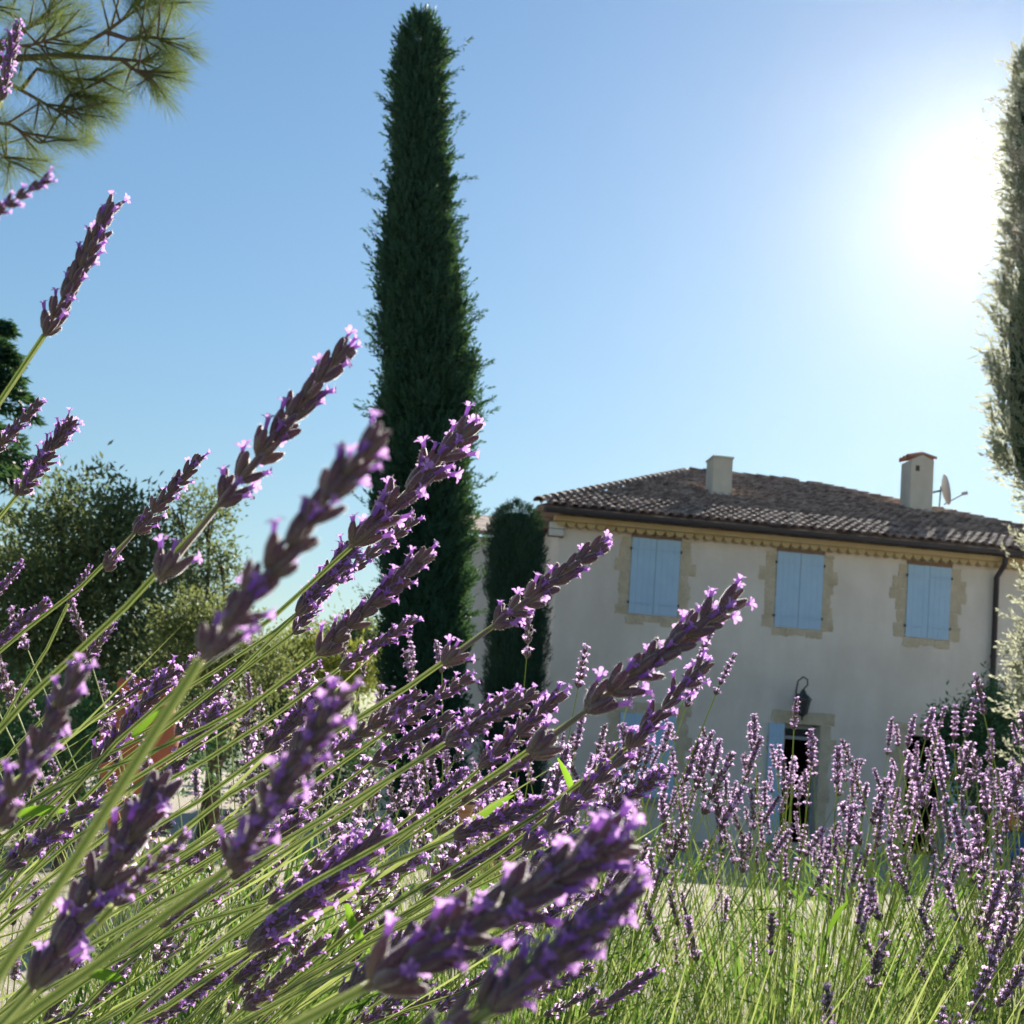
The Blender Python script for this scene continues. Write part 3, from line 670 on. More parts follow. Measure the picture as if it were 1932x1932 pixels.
# ---- conifer at the left edge: drooping layered boughs
def conifer(Y=16):
    rng = np.random.default_rng(41); base = Vector((at(-120, 1400, Y).x, Y, 0))
    t = empty('conifer_tree', base, 'dark conifer with drooping boughs reaching in at the left edge', 'conifer tree')
    top = at(-120, 560, Y).z
    MB().tube([base, base + Vector((0, 0, top * .6)), base + Vector((0, 0, top))], [.2, .12, .02], 8).build('trunk', MT['bark'], t)
    bm_ = MB(); Ps, Ds = [], []
    for i in range(95):
        f = rng.random(); z = top * (.25 + .72 * f); L = (1 - f) * 1.9 + .35
        a = rng.random() * 2 * math.pi; d = Vector((math.cos(a), math.sin(a), 0)); p0 = base + Vector((0, 0, z))
        pts = [p0 + d * (L * s) + Vector((0, 0, .25 * L * s - .4 * L * s * s)) for s in np.linspace(0, 1, 6)]
        bm_.tube(pts, [.03, .025, .02, .015, .01, .005], 5)
        m_ = 240; s = rng.random(m_) ** .8
        q = np.array([tuple(p) for p in pts]); P = np.stack([np.interp(s, np.linspace(0, 1, 6), q[:, k]) for k in range(3)], 1)
        sd_ = np.array([-d.y, d.x, 0]); o = rng.normal(size=m_) * .16 * (1.1 - s)
        Ps.append(P + sd_ * o[:, None] + rng.normal(size=(m_, 3)) * .025 - np.array([0, 0, 1]) * np.abs(o)[:, None] * .6)
        Ds.append(np.array(d) * .7 + sd_ * np.sign(o)[:, None] * .6 + rng.normal(size=(m_, 3)) * .35 - np.array([0, 0, .25]))
    bm_.build('branches', MT['bark'], t)
    P = np.concatenate(Ps); V, F, rn = leaves(P, np.concatenate(Ds), .13, .035, rng)
    link('crown', np_mesh('crown', V - np.array(base), F, MT['cypress'], rn), t)
conifer()

# ---- pine reaching in at the top left
def pine(Y=6.4):
    rng = np.random.default_rng(51); base = Vector((at(-620, 1400, Y).x, Y + .5, 0))
    t = empty('pine_tree', base, 'long needled pine bough hanging in at the top left corner', 'pine tree')
    ztop = at(-620, -300, Y).z
    MB().tube([base, base + Vector((.05, 0, ztop * .5)), base + Vector((-.05, .05, ztop))], [.16, .13, .06], 10).build('trunk', MT['bark'], t)
    A = lambda x, y, dy=0: at(x, y, Y + dy)
    limbs = [[(-620, 300, .5), (-300, 170, .2), (-60, 115, 0), (120, 105, 0), (230, 112, -.05), (290, 118, -.05)],
             [(-60, 115, 0), (40, 170, .1), (110, 210, .1), (150, 205, .1)], [(-300, 170, .2), (-100, 220, .1), (20, 235, 0), (75, 270, .05), (120, 262, .05)],
             [(120, 105, 0), (200, 60, -.1), (255, 20, -.1), (300, 5, -.1)], [(-60, 115, 0), (40, 60, .1), (90, 30, .1), (110, -20, .1)],
             [(40, 170, .1), (70, 130, .15), (140, 150, .2), (200, 150, .2)], [(-300, 170, .2), (-150, 60, .2), (-20, 10, .2), (60, -30, .2)],
             [(-100, 220, .1), (-60, 280, .2), (0, 290, .2), (20, 305, .2)], [(200, 60, -.1), (245, 75, -.15), (290, 70, -.2), (310, 75, -.2)],
             [(255, 20, -.1), (270, -20, 0), (310, -40, 0)], [(230, 112, -.05), (250, 130, -.1), (290, 145, -.15)], [(110, 210, .1), (130, 180, .15), (175, 185, .2)], [(-60, 115, 0), (0, 90, -.1), (60, 85, -.15), (110, 70, -.2)]]
    bm_ = MB(); Ps, Ds = [], []
    for li, lm in enumerate(limbs):
        pts = [A(*p) for p in lm]
        r_ = np.linspace(.03 if li == 0 else .012, .004, len(pts)); bm_.tube(pts, r_, 6)
        q = np.array([tuple(p) for p in pts]); m_ = len(pts)
        for k in range(900 if li else 1500):
            pass
        nn = 150 if li else 200
        s = (m_ - 1) * (1 - .62 * rng.random(nn) ** 1.2); i0 = np.minimum(s.astype(int), m_ - 2); f = (s - i0)[:, None]
        P = q[i0] * (1 - f) + q[i0 + 1] * f; tdir = nrm(q[i0 + 1] - q[i0])
        Ps.append(P + rng.normal(size=(nn, 3)) * .006); Ds.append(tdir * rng.uniform(.35, 1.3, (nn, 1)) + nrm(rng.normal(size=(nn, 3))) * .75)
        for c in range(13 if li else 20):   # side shoots ending in tufts
            ss = (m_ - 1) * rng.uniform(.35, .98); j = min(int(ss), m_ - 2); p0 = q[j] * (1 - ss + j) + q[j + 1] * (ss - j)
            d = nrm((q[j + 1] - q[j])[None])[0] * .8 + rng.normal(size=3) * np.array([.7, .5, .7]); d /= np.linalg.norm(d); ln = rng.uniform(.08, .22)
            e = p0 + d * ln + np.array([0, 0, .02]); bm_.tube([Vector(p0), Vector((p0 + e) / 2), Vector(e)], [.006, .005, .003], 5)
            nn2 = 70; f = (rng.random(nn2) ** .6)[:, None]
            Ps.append(p0 + (e - p0) * f); Ds.append(d * rng.uniform(.7, 1.9, (nn2, 1)) + nrm(rng.normal(size=(nn2, 3))) * .75)
    bm_.build('branches', MT['twig'], t)
    P = np.concatenate(Ps); D = np.concatenate(Ds); k = len(P)
    V, F, rn = leaves(P, D, .11 + .07 * rng.random(k), .0017, rng, shape=.5)
    tag(link('needles', np_mesh('needles', V - np.array(base), F, MT['needle'], rn), t), kind='stuff')
pine()

# ------------------------------------------------------------------ jar, planter, garden chair
JY = 7.0; jp = at(258, 1480, JY); jr = 72 * JY / FPX; jt = at(258, 1282, JY).z; jb = at(258, 1580, JY).z; jh = jt - jb
jar = empty('terracotta_jar', (jp.x, JY, 0), 'rust red terracotta jar glimpsed between lavender stems on the left', 'jar')
MB().lathe([(jr * .55, 0), (jr * .6, jh * .03), (jr * .85, jh * .25), (jr * 1.05, jh * .55), (jr * 1.0, jh * .72), (jr * .75, jh * .86), (jr * .6, jh * .90)], (jp.x, JY, jb), 28).build('jar_body', MT['terracotta'], jar, True)
MB().lathe([(jr * .60, jh * .90), (jr * .70, jh * .93), (jr * .72, jh * .97), (jr * .66, jh), (jr * .52, jh), (jr * .5, jh * .93)], (jp.x, JY, jb), 28).build('jar_rim', MT['terracotta'], jar, True)
MB().box((jp.x, JY, jb / 2 - .03), .36, .36, jb - .06).build('plinth', MT['stone'], jar, bevel=.015)
MB().box((jp.x, JY, jb - .031), .44, .44, .06).build('plinth_cap', MT['stone'], jar, bevel=.01)
pp_ = at(925, 1560, 13.0); pr = 66 * 13 / FPX; ph = at(925, 1512, 13).z
pot = empty('planter_pot', (pp_.x, 13, 0), 'tan clay planter pot on the terrace right of the tall cypress', 'planter')
MB().lathe([(pr * .66, 0), (pr * .7, .02), (pr * .95, ph * .84), (pr * .95, ph * .86)], (pp_.x, 13, 0), 28).build('pot_body', MT['pot'], pot, True)
MB().lathe([(pr * .95, ph * .86), (pr * 1.06, ph * .87), (pr * 1.06, ph), (pr * .93, ph), (pr * .9, ph * .9)], (pp_.x, 13, 0), 28).build('pot_rim', MT['pot'], pot, True)
MB().lathe([(pr * .9, ph * .9), (pr * .5, ph * .93), (.01, ph * .95)], (pp_.x, 13, 0), 20).build('soil', MT['soil'], pot, True)
cp = at(1935, 1560, 20.0); cz = Vector((cp.x, 20, 0))
ch = empty('garden_chair', cz, 'garden chair with blue seat and orange cushion at the right edge', 'chair')
MB().box(cz + Vector((0, 0, .42)), .62, .6, .10).build('seat', MT['blue_cloth'], ch, bevel=.02)
MB().box(cz + Vector((0, .3, .78)), .62, .09, .6).build('backrest', MT['blue_cloth'], ch, bevel=.02)
MB().box(cz + Vector((-.05, .2, .95)), .46, .12, .42).build('cushion', MT['cushion'], ch, bevel=.05)
MB().box(cz + Vector((-.08, .22, 1.24)), .36, .16, .12).build('towel', MT['box'], ch, bevel=.04)
for sx_ in (-1, 1):
    for sy_ in (-1, 1): MB().tube([cz + Vector((sx_ * .27, sy_ * .25, 0)), cz + Vector((sx_ * .27, sy_ * .25, .38))], .02, 8).build('leg', MT['iron'], ch)
    MB().box(cz + Vector((sx_ * .33, 0, .62)), .05, .56, .03).build('armrest', MT['iron'], ch)

# ------------------------------------------------------------------ lavender
def ridged(q, rad):
    """square stem with four hairy ridges, coloured pale for their backlit rims"""
    ang, pr = [], []
    for c in range(4):
        for da, r_ in ((-20, .86), (0, 1.32), (20, .86)): ang.append(R(90 * c + da)); pr.append(r_)
    n = 12; m = len(q); a = (q[1] - q[0]).normalized().orthogonal().normalized(); vs_ = []; fs = []; mi = []
    for i in range(m):
        t2 = (q[min(i + 1, m - 1)] - q[max(i - 1, 0)]).normalized(); a = (a - t2 * a.dot(t2)).normalized(); b = t2.cross(a)
        vs_ += [q[i] + a * (math.cos(t) * p * rad[i]) + b * (math.sin(t) * p * rad[i]) for t, p in zip(ang, pr)]
    for i in range(m - 1):
        for k in range(n):
            fs.append((i * n + k, i * n + (k + 1) % n, (i + 1) * n + (k + 1) % n, (i + 1) * n + k)); mi.append(0 if k % 3 == 2 else 1)
    mb = MB(); mb.v = [tuple(v) for v in vs_]; mb.f = fs; mb.mi = mi
    return mb
def spike_meshes(seed, sides=6, rings=4, whorls=8, ncal=8, bloom=.4, low_whorl=None, size=1.0):
    """one flower spike of unit length along +Z: (buds mesh, petals mesh)"""
    rg = random.Random(seed)
    cV, cF, cR, pV, pF, pR, hF = [], [], [], [], [], [], []
    prof = {4: [(0, .45), (.25, .95), (.65, 1.0), (.92, .62), (1.0, .15)], 2: [(0, .5), (.5, 1.05), (1.0, .3)], 3: [(0, .5), (.3, 1.0), (.75, .95), (1.0, .25)]}[rings]
    zs_ = [(.02 + .86 * (i / (whorls - 1)) ** .92, 1 - .42 * i / (whorls - 1)) for i in range(whorls)]
    if low_whorl: zs_ = [(-low_whorl, .95)] + zs_
    psz = .9 if rings == 4 else 1.35; tk = rg.uniform(.85, 1.2); gap = rg.uniform(.75, 1.0)
    for wi, (z, s) in enumerate(zs_):
        top = z > .80
        nc = max(4, int(ncal * (.75 + .25 * s))) if not top else 6
        ph = rg.uniform(0, 6.28)
        for k in range(nc):
            a = ph + 2 * math.pi * k / nc + rg.uniform(-.3, .3)
            tilt = rg.uniform(.30, .88) * tk * (.6 if top else 1)
            ln = .118 * size * (.75 + .35 * s) * rg.uniform(.8, 1.2); rad = .0240 * size * (.8 + .25 * s) * rg.uniform(.85, 1.1)
            o = Vector((math.cos(a), math.sin(a), 0)); d = (o * math.sin(tilt) + Vector((0, 0, math.cos(tilt)))).normalized()
            p0 = o * .014 + Vector((0, 0, z + rg.uniform(-.015, .02)))
            s1 = d.orthogonal().normalized(); s2 = d.cross(s1)
            bend = Vector((0, 0, 1)) * ln * .14
            b = len(cV); sh = rg.random() * .35
            for f, q in prof:
                for j in range(sides):
                    th = 2 * math.pi * j / sides + k
                    rib = 1.0 + (.10 if j % 2 else -.06)
                    cV.append(p0 + d * (ln * f) + bend * f * f + (s1 * math.cos(th) + s2 * math.sin(th)) * (rad * q * rib)); cR.append(min(1, max(0, f * .75 + sh + (.26 if j % 2 else -.2))))
            for i in range(len(prof) - 1):
                for j in range(sides): cF.append((b + i * sides + j, b + i * sides + (j + 1) % sides, b + (i + 1) * sides + (j + 1) % sides, b + (i + 1) * sides + j))
            if rings > 2: cF.append(tuple(b + (len(prof) - 1) * sides + j for j in range(sides)))
            for hh in range(75 if rings == 4 else 12):     # short hairs that catch the light along the rims
                f = rg.uniform(.03, 1.0); th = rg.uniform(0, 6.283); o3 = s1 * math.cos(th) + s2 * math.sin(th)
                q_ = np.interp(f, [x[0] for x in prof], [x[1] for x in prof]) * rad * .95
                h0 = p0 + d * (ln * f) + bend * f * f + o3 * q_; t3 = d.cross(o3); hl_ = ln * rg.uniform(.06, .15) * (1 if rings == 4 else 1.4); hw = ln * (.010 if rings == 4 else .03)
                b3 = len(cV); cV.extend([h0 - t3 * hw, h0 + t3 * hw, h0 + (o3 + d * rg.uniform(-.2, .9)).normalized() * hl_]); cR.extend([rg.random()] * 3); hF.append((b3, b3 + 1, b3 + 2))
            if rg.random() < bloom * (1.1 if not top else 1.0):
                e = p0 + d * ln * .93 + bend; dd = (d + Vector((0, 0, .12)) + o * .1).normalized(); s1 = dd.orthogonal().normalized(); s2 = dd.cross(s1)
                tl = ln * rg.uniform(.25, .5); rt = rad * .55; b = len(pV); col = rg.random()
                n_ = 5
                for f, q in ((0, .8), (1, 1.15)):
                    for j in range(n_):
                        th = 2 * math.pi * j / n_; pV.append(e + dd * tl * f + (s1 * math.cos(th) + s2 * math.sin(th)) * rt * q); pR.append(col * .5)
                for j in range(n_): pF.append((b + j, b + (j + 1) % n_, b + n_ + (j + 1) % n_, b + n_ + j))
                for j in range(n_):     # five lobes, two of them upright
                    th = 2 * math.pi * (j + .5) / n_ + rg.uniform(-.15, .15); up_ = rg.uniform(.35, 1.0); w_ = ln * rg.uniform(.16, .26) * psz; l_ = ln * rg.uniform(.18, .30) * psz
                    o2 = s1 * math.cos(th) + s2 * math.sin(th); t2 = dd.cross(o2); g = (o2 + dd * up_).normalized(); g2 = (o2 * 1.1 + dd * (up_ - .7)).normalized()
                    m0 = e + dd * tl + o2 * rt; b2 = len(pV)
                    m1 = m0 + g * l_ * .6; m2 = m1 + g2 * l_ * .5
                    pV.extend([m0 - t2 * w_ * .32, m0 + t2 * w_ * .32, m1 + t2 * w_ * .58, m2 + t2 * w_ * .28, m2 - t2 * w_ * .28, m1 - t2 * w_ * .58]); pR.extend([min(1, col * .6 + .3)] * 6)
                    pF.extend([(b2, b2 + 1, b2 + 2, b2 + 5), (b2 + 5, b2 + 2, b2 + 3, b2 + 4)])
    ax0 = -(low_whorl or 0) - .01
    b = len(cV)
    for z in (ax0, .93):
        for j in range(4): cV.append(Vector((math.cos(j * 1.5708) * .016, math.sin(j * 1.5708) * .016, z))); cR.append(.0)
    for j in range(4): cF.append((b + j, b + (j + 1) % 4, b + 4 + (j + 1) % 4, b + 4 + j))
    out = []
    for nm, V_, F_, R_, mt, sm_ in (('flower_buds', cV, cF, cR, MT['calyx'], True), ('petals', pV, pF, pR, MT['petal'] if rings == 4 else MT['petal_backlit'], False)):
        me = bpy.data.meshes.new(nm); hs = hF if nm == 'flower_buds' else []
        me.from_pydata([tuple(v) for v in V_], [], F_ + hs); me.materials.append(mt)
        if hs: me.materials.append(MT['fuzz']); me.polygons.foreach_set('material_index', [0] * len(F_) + [1] * len(hs))
        a_ = me.attributes.new('rnd', 'FLOAT', 'POINT'); a_.data.foreach_set('value', R_)
        if sm_: me.polygons.foreach_set('use_smooth', [True] * len(me.polygons))
        me.update(); out.append(me)
    return out
HI = [spike_meshes(100 + i, 8, 4, random.Random(i).choice([6, 7, 8, 9, 10]), [7, 8, 9][i % 3], [.34, .46, .58, .72][i % 4], size=[1.0, 1.12, .92, 1.2, 1.05][i % 5]) for i in range(16)]
HIW = [spike_meshes(130 + i, 8, 4, 8, 8, .42, low_whorl=[.42, .55, .34][i % 3]) for i in range(4)]
LO = [spike_meshes(160 + i, 5, 3, random.Random(i).choice([6, 7, 8, 9]), 7, [.5, .75, .85, .35][i % 4], low_whorl=[None, None, .3][i % 3]) for i in range(14)]

def catmull(pts, n):
    """smooth curve through the points, tangents weighted by chord length so nothing overshoots"""
    m_ = len(pts); L_ = [max(1e-6, (pts[k + 1] - pts[k]).length) for k in range(m_ - 1)]
    D_ = [(pts[k + 1] - pts[k]) / L_[k] for k in range(m_ - 1)]
    T = [D_[0]] + [(D_[k - 1] * L_[k] + D_[k] * L_[k - 1]) / (L_[k] + L_[k - 1]) for k in range(1, m_ - 1)] + [D_[-1]]
    tot = sum(L_); out = []
    for i in range(n + 1):
        x = tot * i / n; k = 0
        while k < m_ - 2 and x > L_[k]: x -= L_[k]; k += 1
        t = min(1, x / L_[k]); h = L_[k]
        out.append(pts[k] * (2 * t ** 3 - 3 * t * t + 1) + T[k] * (h * (t ** 3 - 2 * t * t + t)) + pts[k + 1] * (3 * t * t - 2 * t ** 3) + T[k + 1] * (h * (t ** 3 - t * t)))
    return out
lrng = random.Random(77)
def flower_stem(bush, pts, tip, rad, meshes, n=12, lo=False):
    """pts: root .. spike base (world); tip: spike end (world)"""
    o = Vector(bush.location)
    q = catmull([p - o for p in pts], n)
    rr_ = [rad * 1.15 - rad * .25 * i / n for i in range(n + 1)]
    mb = MB().tube(q, rr_, 4, cap=False) if lo else ridged(q, rr_)
    me = mb.mesh('flower_stem', MT['stem'] if lo else [MT['stem_flat'], MT['stem_ridge_backlit']])
    a_ = me.attributes.new('rnd', 'FLOAT', 'POINT'); c = lrng.random(); a_.data.foreach_set('value', [c] * len(me.vertices))
    st = link('flower_stem', me, bush)
    b = pts[-1] - o; ax = tip - pts[-1]; L = ax.length
    qq = Vector((0, 0, 1)).rotation_difference(ax.normalized()) @ Quaternion((0, 0, 1), lrng.uniform(0, 6.28))
    w = lrng.uniform(.92, 1.12) * (1 if lo else .84)
    mw = Matrix.Translation(b) @ qq.to_matrix().to_4x4() @ Matrix.Diagonal((L * w, L * w, L, 1))
    tag(link('flower_buds', meshes[0], st, None, mw), kind='stuff')
    if len(meshes[1].vertices): tag(link('petals', meshes[1], st, None, mw), kind='stuff')
    return st
def blades(bush, n, fn, L, W, mat, name='leaves', seed=1):
    rg = np.random.default_rng(seed); P, D = fn(rg, n)
    V, F, rn = leaves(P, D, L * (.6 + .8 * rg.random(n)), W * (.7 + .6 * rg.random(n)), rg, fold=.15, shape=.4)
    ob = link(name, np_mesh(name, V - np.array(bush.location), F, mat, rn), bush); return tag(ob, kind='stuff')
def mound(bush, cx, cy, rx, h, n, seed, lean=(0, 0), L=.05, W=.0042, hl=None):
    """woody base with narrow leaves"""
    rg = random.Random(seed); wb = MB()
    for i in range(14):
        a = rg.uniform(0, 6.28); e = Vector((cx + math.cos(a) * rx * .6 + lean[0] * h, cy + math.sin(a) * rx * .6 + lean[1] * h, h * rg.uniform(.5, .8)))
        wb.tube([Vector((cx + math.cos(a) * .03, cy + math.sin(a) * .03, 0)), Vector((cx + math.cos(a) * rx * .3, cy + math.sin(a) * rx * .3, h * .35)), e], [.007, .005, .003], 6)
    wb.build('woody_base', MT['twig'], bush)
    def fn(r_, n_):
        a = r_.random(n_) * 6.283; q = np.sqrt(r_.random(n_)) * rx; z = (hl or h) * (.15 + .85 * r_.random(n_)) * np.sqrt(np.maximum(.05, 1 - (q / (rx * 1.1)) ** 2))
        P = np.stack([cx + q * np.cos(a) + lean[0] * z, cy + q * np.sin(a) + lean[1] * z, z], 1)
        D = np.stack([np.cos(a) * .5 + lean[0], np.sin(a) * .5 + lean[1], np.full(n_, 1.0)], 1) + r_.normal(size=(n_, 3)) * .45
        return P, D
    blades(bush, n, fn, L, W, MT['lavleaf'], 'leaves', seed)

# --- near bush on the left: stems leaning into the picture, measured one by one
bA = empty('lavender_bush', (-.5, .5, 0), 'nearest lavender bush, big blurred purple spikes leaning in from the lower left', 'lavender', 'lavender bushes')
bB = empty('lavender_bush', (-.62, .95, 0), 'lavender bush behind the nearest one, long parallel stems slanting up from the left edge', 'lavender', 'lavender bushes')
RB = 0.00100
def hero(bush, base, tip, d, via=None, hi=None, tilt=.15, rad=RB, whorl=False):
    B = at(*base, d); k = d / FPX; Lp = math.hypot(tip[0] - base[0], tip[1] - base[1]) * k
    T = at(*tip, d + tilt * Lp)
    if via is None: via = (base[0] - (tip[0] - base[0]) * 2.2, base[1] - (tip[1] - base[1]) * 1.9)
    Vp = at(*via, d * 1.03)
    root0 = Vp + (Vp - B).normalized() * .16 + Vector((-.02, .03, -.08))
    r = Vector(bush.location); root = Vector((r.x + lrng.uniform(-.08, .08), r.y + lrng.uniform(-.08, .08), .16))
    mid = (root + root0) / 2 + Vector((0, 0, .03))
    if root0.z < .25: root0.z = .25
    ms = lrng.choice(HIW) if whorl else (HI[hi] if hi is not None else lrng.choice(HI))
    return flower_stem(bush, [root, root0, Vp, Vp.lerp(B, .55) + Vector((0, 0, -.006 * d)), B], T, rad, ms, 26)
# (bush, base, tip, depth, via, whorl)
H = [
 (bB, (84, 632), (216, 378), .52, (-30, 800), 0), (bB, (0, 190), (32, 48), .45, (-60, 330), 0), (bA, (-40, 420), (92, 335), .34, (-160, 520), 0),
 (bB, (412, 955), (660, 648), .42, (40, 1330), 1), (bA, (378, 1245), (722, 808), .215, (60, 1740), 0), (bB, (662, 1032), (888, 806), .55, (330, 1300), 0),
 (bB, (32, 935), (138, 790), .72, (-60, 1040), 0), (bB, (-15, 855), (76, 758), .66, (-120, 960), 0), (bB, (252, 1008), (378, 860), .70, (0, 1225), 1),
 (bB, (128, 1140), (170, 1070), .95, (40, 1300), 0), (bB, (-10, 1125), (42, 1062), .7, (-100, 1230), 0), (bB, (-20, 1225), (85, 1140), .8, (-150, 1320), 0),
 (bB, (138, 1272), (212, 1182), .85, (20, 1420), 0), (bB, (560, 1160), (690, 1000), .66, (250, 1420), 0), (bB, (632, 1100), (786, 978), .72, (300, 1330), 0),
 (bB, (552, 1196), (640, 1085), .75, (200, 1420), 0), (bB, (600, 1235), (808, 1042), .56, (200, 1500), 0), (bB, (640, 1262), (784, 1168), .62, (200, 1540), 0),
 (bB, (520, 1300), (600, 1255), .65, (100, 1490), 0), (bB, (930, 1182), (1142, 1022), .55, (430, 1500), 1), (bA, (1105, 1342), (1395, 1122), .47, (500, 1720), 1),
 (bB, (1182, 1412), (1330, 1252), .56, (700, 1730), 0), (bA, (430, 1640), (648, 1305), .245, (90, 1880), 0), (bA, (-10, 1560), (150, 1262), .26, (-90, 1760), 0),
 (bA, (60, 1868), (305, 1480), .32, (-120, 2060), 0), (bA, (215, 1710), (352, 1575), .34, (-30, 1960), 0), (bA, (690, 1862), (1182, 1575), .255, (200, 2100), 0),
 (bA, (925, 1905), (1205, 1672), .235, (500, 2200), 0), (bA, (780, 1985), (1150, 1725), .235, (300, 2300), 0), (bB, (470, 1792), (722, 1572), .52, (100, 2010), 0),
 (bB, (985, 1605), (1180, 1425), .55, (600, 1830), 0), (bB, (700, 1440), (850, 1348), .85, (400, 1620), 0), (bB, (1110, 1915), (1240, 1828), .6, (850, 2080), 0),
 (bB, (960, 1660), (1180, 1540), .5, (500, 1900), 0), (bB, (630, 1700), (790, 1620), .7, (300, 1860), 0), (bB, (300, 1480), (420, 1330), .7, (60, 1680), 0),
 (bB, (110, 1590), (200, 1480), .7, (-60, 1740), 0), (bB, (400, 1300), (440, 1265), .7, (150, 1450), 0), (bB, (180, 1440), (330, 1260), .72, (-60, 1620), 0),
 (bB, (350, 1420), (420, 1350), .8, (100, 1560), 0), (bB, (640, 1880), (780, 1750), .5, (350, 2080), 0), (bA, (640, 1890), (720, 1850), .3, (300, 2050), 0),
 (bB, (300, 1910), (350, 1860), .6, (100, 2040), 0), (bB, (500, 1420), (620, 1290), .62, (150, 1640), 0), (bB, (1060, 1520), (1190, 1400), .68, (700, 1760), 0),
]
for i, (bu, b, t, d, via, wh) in enumerate(H):
    hero(bu, b, t, d, via, hi=(i * 7) % len(HI), whorl=bool(wh), rad=RB * (1.05 if d > .3 else .95))
# fill stems of the same habit
for i in range(50):
    d = lrng.uniform(.5, 1.15); x = lrng.uniform(-60, 1120); lo_ = 1290 + max(0, x - 500) * .33 + (150 if x < 150 else 0)
    y = lrng.uniform(lo_, 1990); a = R(lrng.gauss(35, 8)); L = lrng.uniform(.040, .058) * FPX / d * .92
    via_l = lrng.uniform(2.0, 4.0) * L; a2 = a - R(lrng.uniform(0, 7))
    hero(bB if i % 3 else bA, (x, y), (x + L * math.cos(a), y - L * math.sin(a)), d, (x - via_l * math.cos(a2), y + via_l * math.sin(a2)), rad=RB * lrng.uniform(.8, 1.05))
for i in range(48):      # shorter flower stems deeper in the same bush
    d = lrng.uniform(.85, 1.4); x = lrng.uniform(40, 1150); y = lrng.uniform(1340 + max(0, x - 500) * .25, 1960); a = R(lrng.gauss(52, 13)); L = lrng.uniform(.036, .058) * FPX / d
    via_l = lrng.uniform(2.0, 3.4) * L; a2 = a - R(lrng.uniform(0, 8))
    B_ = at(x, y, d); T_ = at(x + L * math.cos(a), y - L * math.sin(a), d * 1.01); V_ = at(x - via_l * math.cos(a2), y + via_l * math.sin(a2), d * 1.02)
    r_ = V_ + (V_ - B_).normalized() * .12 + Vector((-.02, .02, -.08)); r_.z = max(r_.z, .3)
    flower_stem(bB, [Vector((bB.location.x + lrng.uniform(-.1, .1), bB.location.y + lrng.uniform(-.1, .1), .16)), r_, V_, B_], T_, RB * lrng.uniform(.75, .95), lrng.choice(LO), 18, True)
mound(bA, -.5, .5, .26, .50, 2500, 61, (.1, 0)); mound(bB, -.62, .95, .32, .52, 4200, 62, (.25, 0))

# --- bushes in the middle and on the right, seen against the light
def bush(label, cx, cy, n, seed, lean=(.12, 0), rx=.20, h=.46, zt=(.54, 1.04), nleaf=2600, spread=.55):
    b = empty('lavender_bush', (cx, cy, 0), label, 'lavender', 'lavender bushes'); rg = random.Random(seed)
    for i in range(n):
        a = rg.uniform(0, 6.283); q = math.sqrt(rg.random()); ox, oy = math.cos(a) * q, math.sin(a) * q
        root = Vector((cx + ox * .05, cy + oy * .05, .12)); m1 = Vector((cx + ox * rx * .6 + lean[0] * .2, cy + oy * rx * .6 + lean[1] * .2, h * .8))
        z1 = zt[0] + (zt[1] - zt[0]) * (1 - .75 * q * q * rg.random()) * rg.uniform(.42, 1.0) ** .7; H_ = z1 - m1.z
        lx = ox * spread * rg.uniform(.6, 1.1) + lean[0] + rg.gauss(0, .08); ly = oy * spread * rg.uniform(.6, 1.1) + lean[1] + rg.gauss(0, .08)
        B = m1 + Vector((lx * H_, ly * H_, H_)); m2 = m1 + Vector((lx * H_ * .42, ly * H_ * .42, H_ * .5))
        dr = Vector((lx * 1.1 + rg.gauss(0, .08), ly * 1.1 + rg.gauss(0, .08), 1)).normalized()
        L = rg.uniform(.030, .060)
        if B.y < .75: continue
        flower_stem(b, [root, m1, m2, B], B + dr * L, .0009 * rg.uniform(.8, 1.15), rg.choice(LO), 9, True)
    mound(b, cx, cy, rx * 1.35, h * 1.15, int(nleaf * 1.5), seed + 500, lean, .075, .0036, hl=.80)
    def fn(r_, n_):      # flowerless stalks
        a = r_.random(n_) * 6.283; q = np.sqrt(r_.random(n_)); D = np.stack([np.cos(a) * q * spread + lean[0], np.sin(a) * q * spread + lean[1], np.ones(n_)], 1) + r_.normal(size=(n_, 3)) * .10
        P = np.stack([cx + np.cos(a) * q * rx, cy + np.sin(a) * q * rx, r_.uniform(.25, .6, n_)], 1); return P + D * .05, D
    blades(b, 380, fn, .20, .0019, MT['stem'], 'bare_stalks', seed + 900)
    return b
bush('lavender bush in the middle foreground, spikes in front of the clipped cypress and house corner', .02, 1.75, 60, 201, (.06, 0), zt=(.56, 1.10))
bush('lavender bush below the tall cypress, stalks leaning left with pale spikes', -.28, 1.75, 60, 202, (-.10, 0), zt=(.56, 1.06))
bush('lavender bush in front of the house door, upright backlit spikes', .42, 1.9, 125, 203, (.12, 0), rx=.26, zt=(.52, 1.03))
bush('lavender bush at the lower right with long stems sweeping to the right', .30, 1.22, 140, 204, (.62, 0), zt=(.50, .97), spread=.38, nleaf=3600)
bush('lavender bush at the right edge with darker shaded violet spikes', .78, 1.75, 165, 205, (.16, 0), rx=.28, zt=(.56, 1.10))
bush('small lavender bush far right behind the others, in front of the wall shrub', .95, 2.5, 120, 206, (.05, 0), rx=.28, zt=(.56, 1.08))
bush('lavender bush farther back between the door and the shuttered lower window', .25, 2.6, 75, 207, (.04, 0), rx=.26, zt=(.52, 1.0))
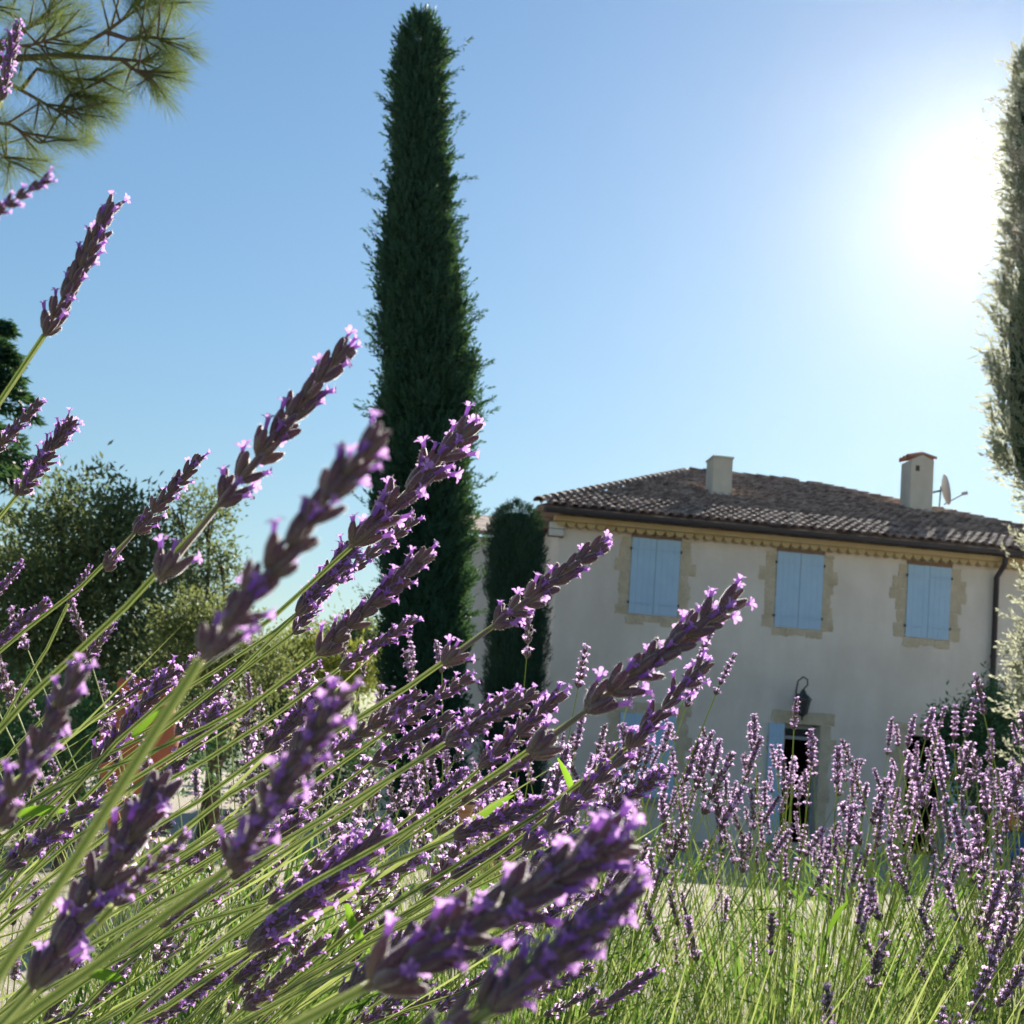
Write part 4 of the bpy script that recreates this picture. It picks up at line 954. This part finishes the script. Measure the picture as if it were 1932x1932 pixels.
bush('lavender bush at the bottom right corner, mostly leaves and stems', .62, 1.25, 150, 208, (.55, 0), zt=(.50, .92), spread=.38, nleaf=4600)

bush('lavender bush low at the bottom left, green leaves seen between the parallel stems', -.45, 1.45, 45, 209, (.30, 0), zt=(.58, .88), spread=.4, nleaf=5200)
def slant(r_, n_):
    P, D = [], []
    for i in range(n_):
        d = r_.uniform(.55, 1.2); x = r_.uniform(-150, 750); y = r_.uniform(1560 + max(0, x) * .25, 2050); a = R(r_.normal(33, 5))
        A_ = at(x, y, d); B_ = at(x + 100 * math.cos(a), y - 100 * math.sin(a), d * 1.01); P.append(tuple(A_)); D.append(tuple(B_ - A_))
    return np.array(P), np.array(D)
blades(bB, 110, slant, .13, .0017, MT['stem'], 'bare_stalks', 990)

bush('lavender bush farthest back on the right, in front of the terrace chair', .75, 3.0, 100, 210, (.05, 0), rx=.30, zt=(.56, 1.06))
bush('lavender bush farther back beside the planter pot', -.02, 2.6, 60, 211, (.02, 0), rx=.26, zt=(.52, .98))

# --- a few broad lime green leaves caught by the sun
def lime_leaf(a, b, d, w=.0024):
    A_, B_ = at(*a, d), at(*b, d * 1.02); ax = B_ - A_; sd_ = ax.cross(fwd).normalized(); o = Vector(bB.location); vs_ = []; n_ = 8
    for i in range(n_ + 1):
        f = i / n_; c = A_ + ax * f + sd_ * (math.sin(f * math.pi) * ax.length * .06); h = w * (math.sin(math.pi * min(1, f * .95 + .03)) ** .7)
        vs_ += [c + sd_ * h - o, c + fwd * h * .5 - o, c - sd_ * h - o]
    fs = []
    for i in range(n_): fs += [(3 * i, 3 * i + 1, 3 * i + 4, 3 * i + 3), (3 * i + 1, 3 * i + 2, 3 * i + 5, 3 * i + 4)]
    me = MB().add(vs_, fs).mesh('leaf', MT['lime'], True); link('leaf', me, bB)
for q_ in (((20, 1540), (126, 1530), .62), ((248, 1392), (312, 1335), .62), ((160, 1838), (236, 1850), .55), ((880, 1570), (970, 1500), .8), ((1560, 1770), (1600, 1700), 1.1), ((1052, 1430), (1085, 1530), .9), ((700, 1800), (650, 1690), .7)): lime_leaf(*q_)
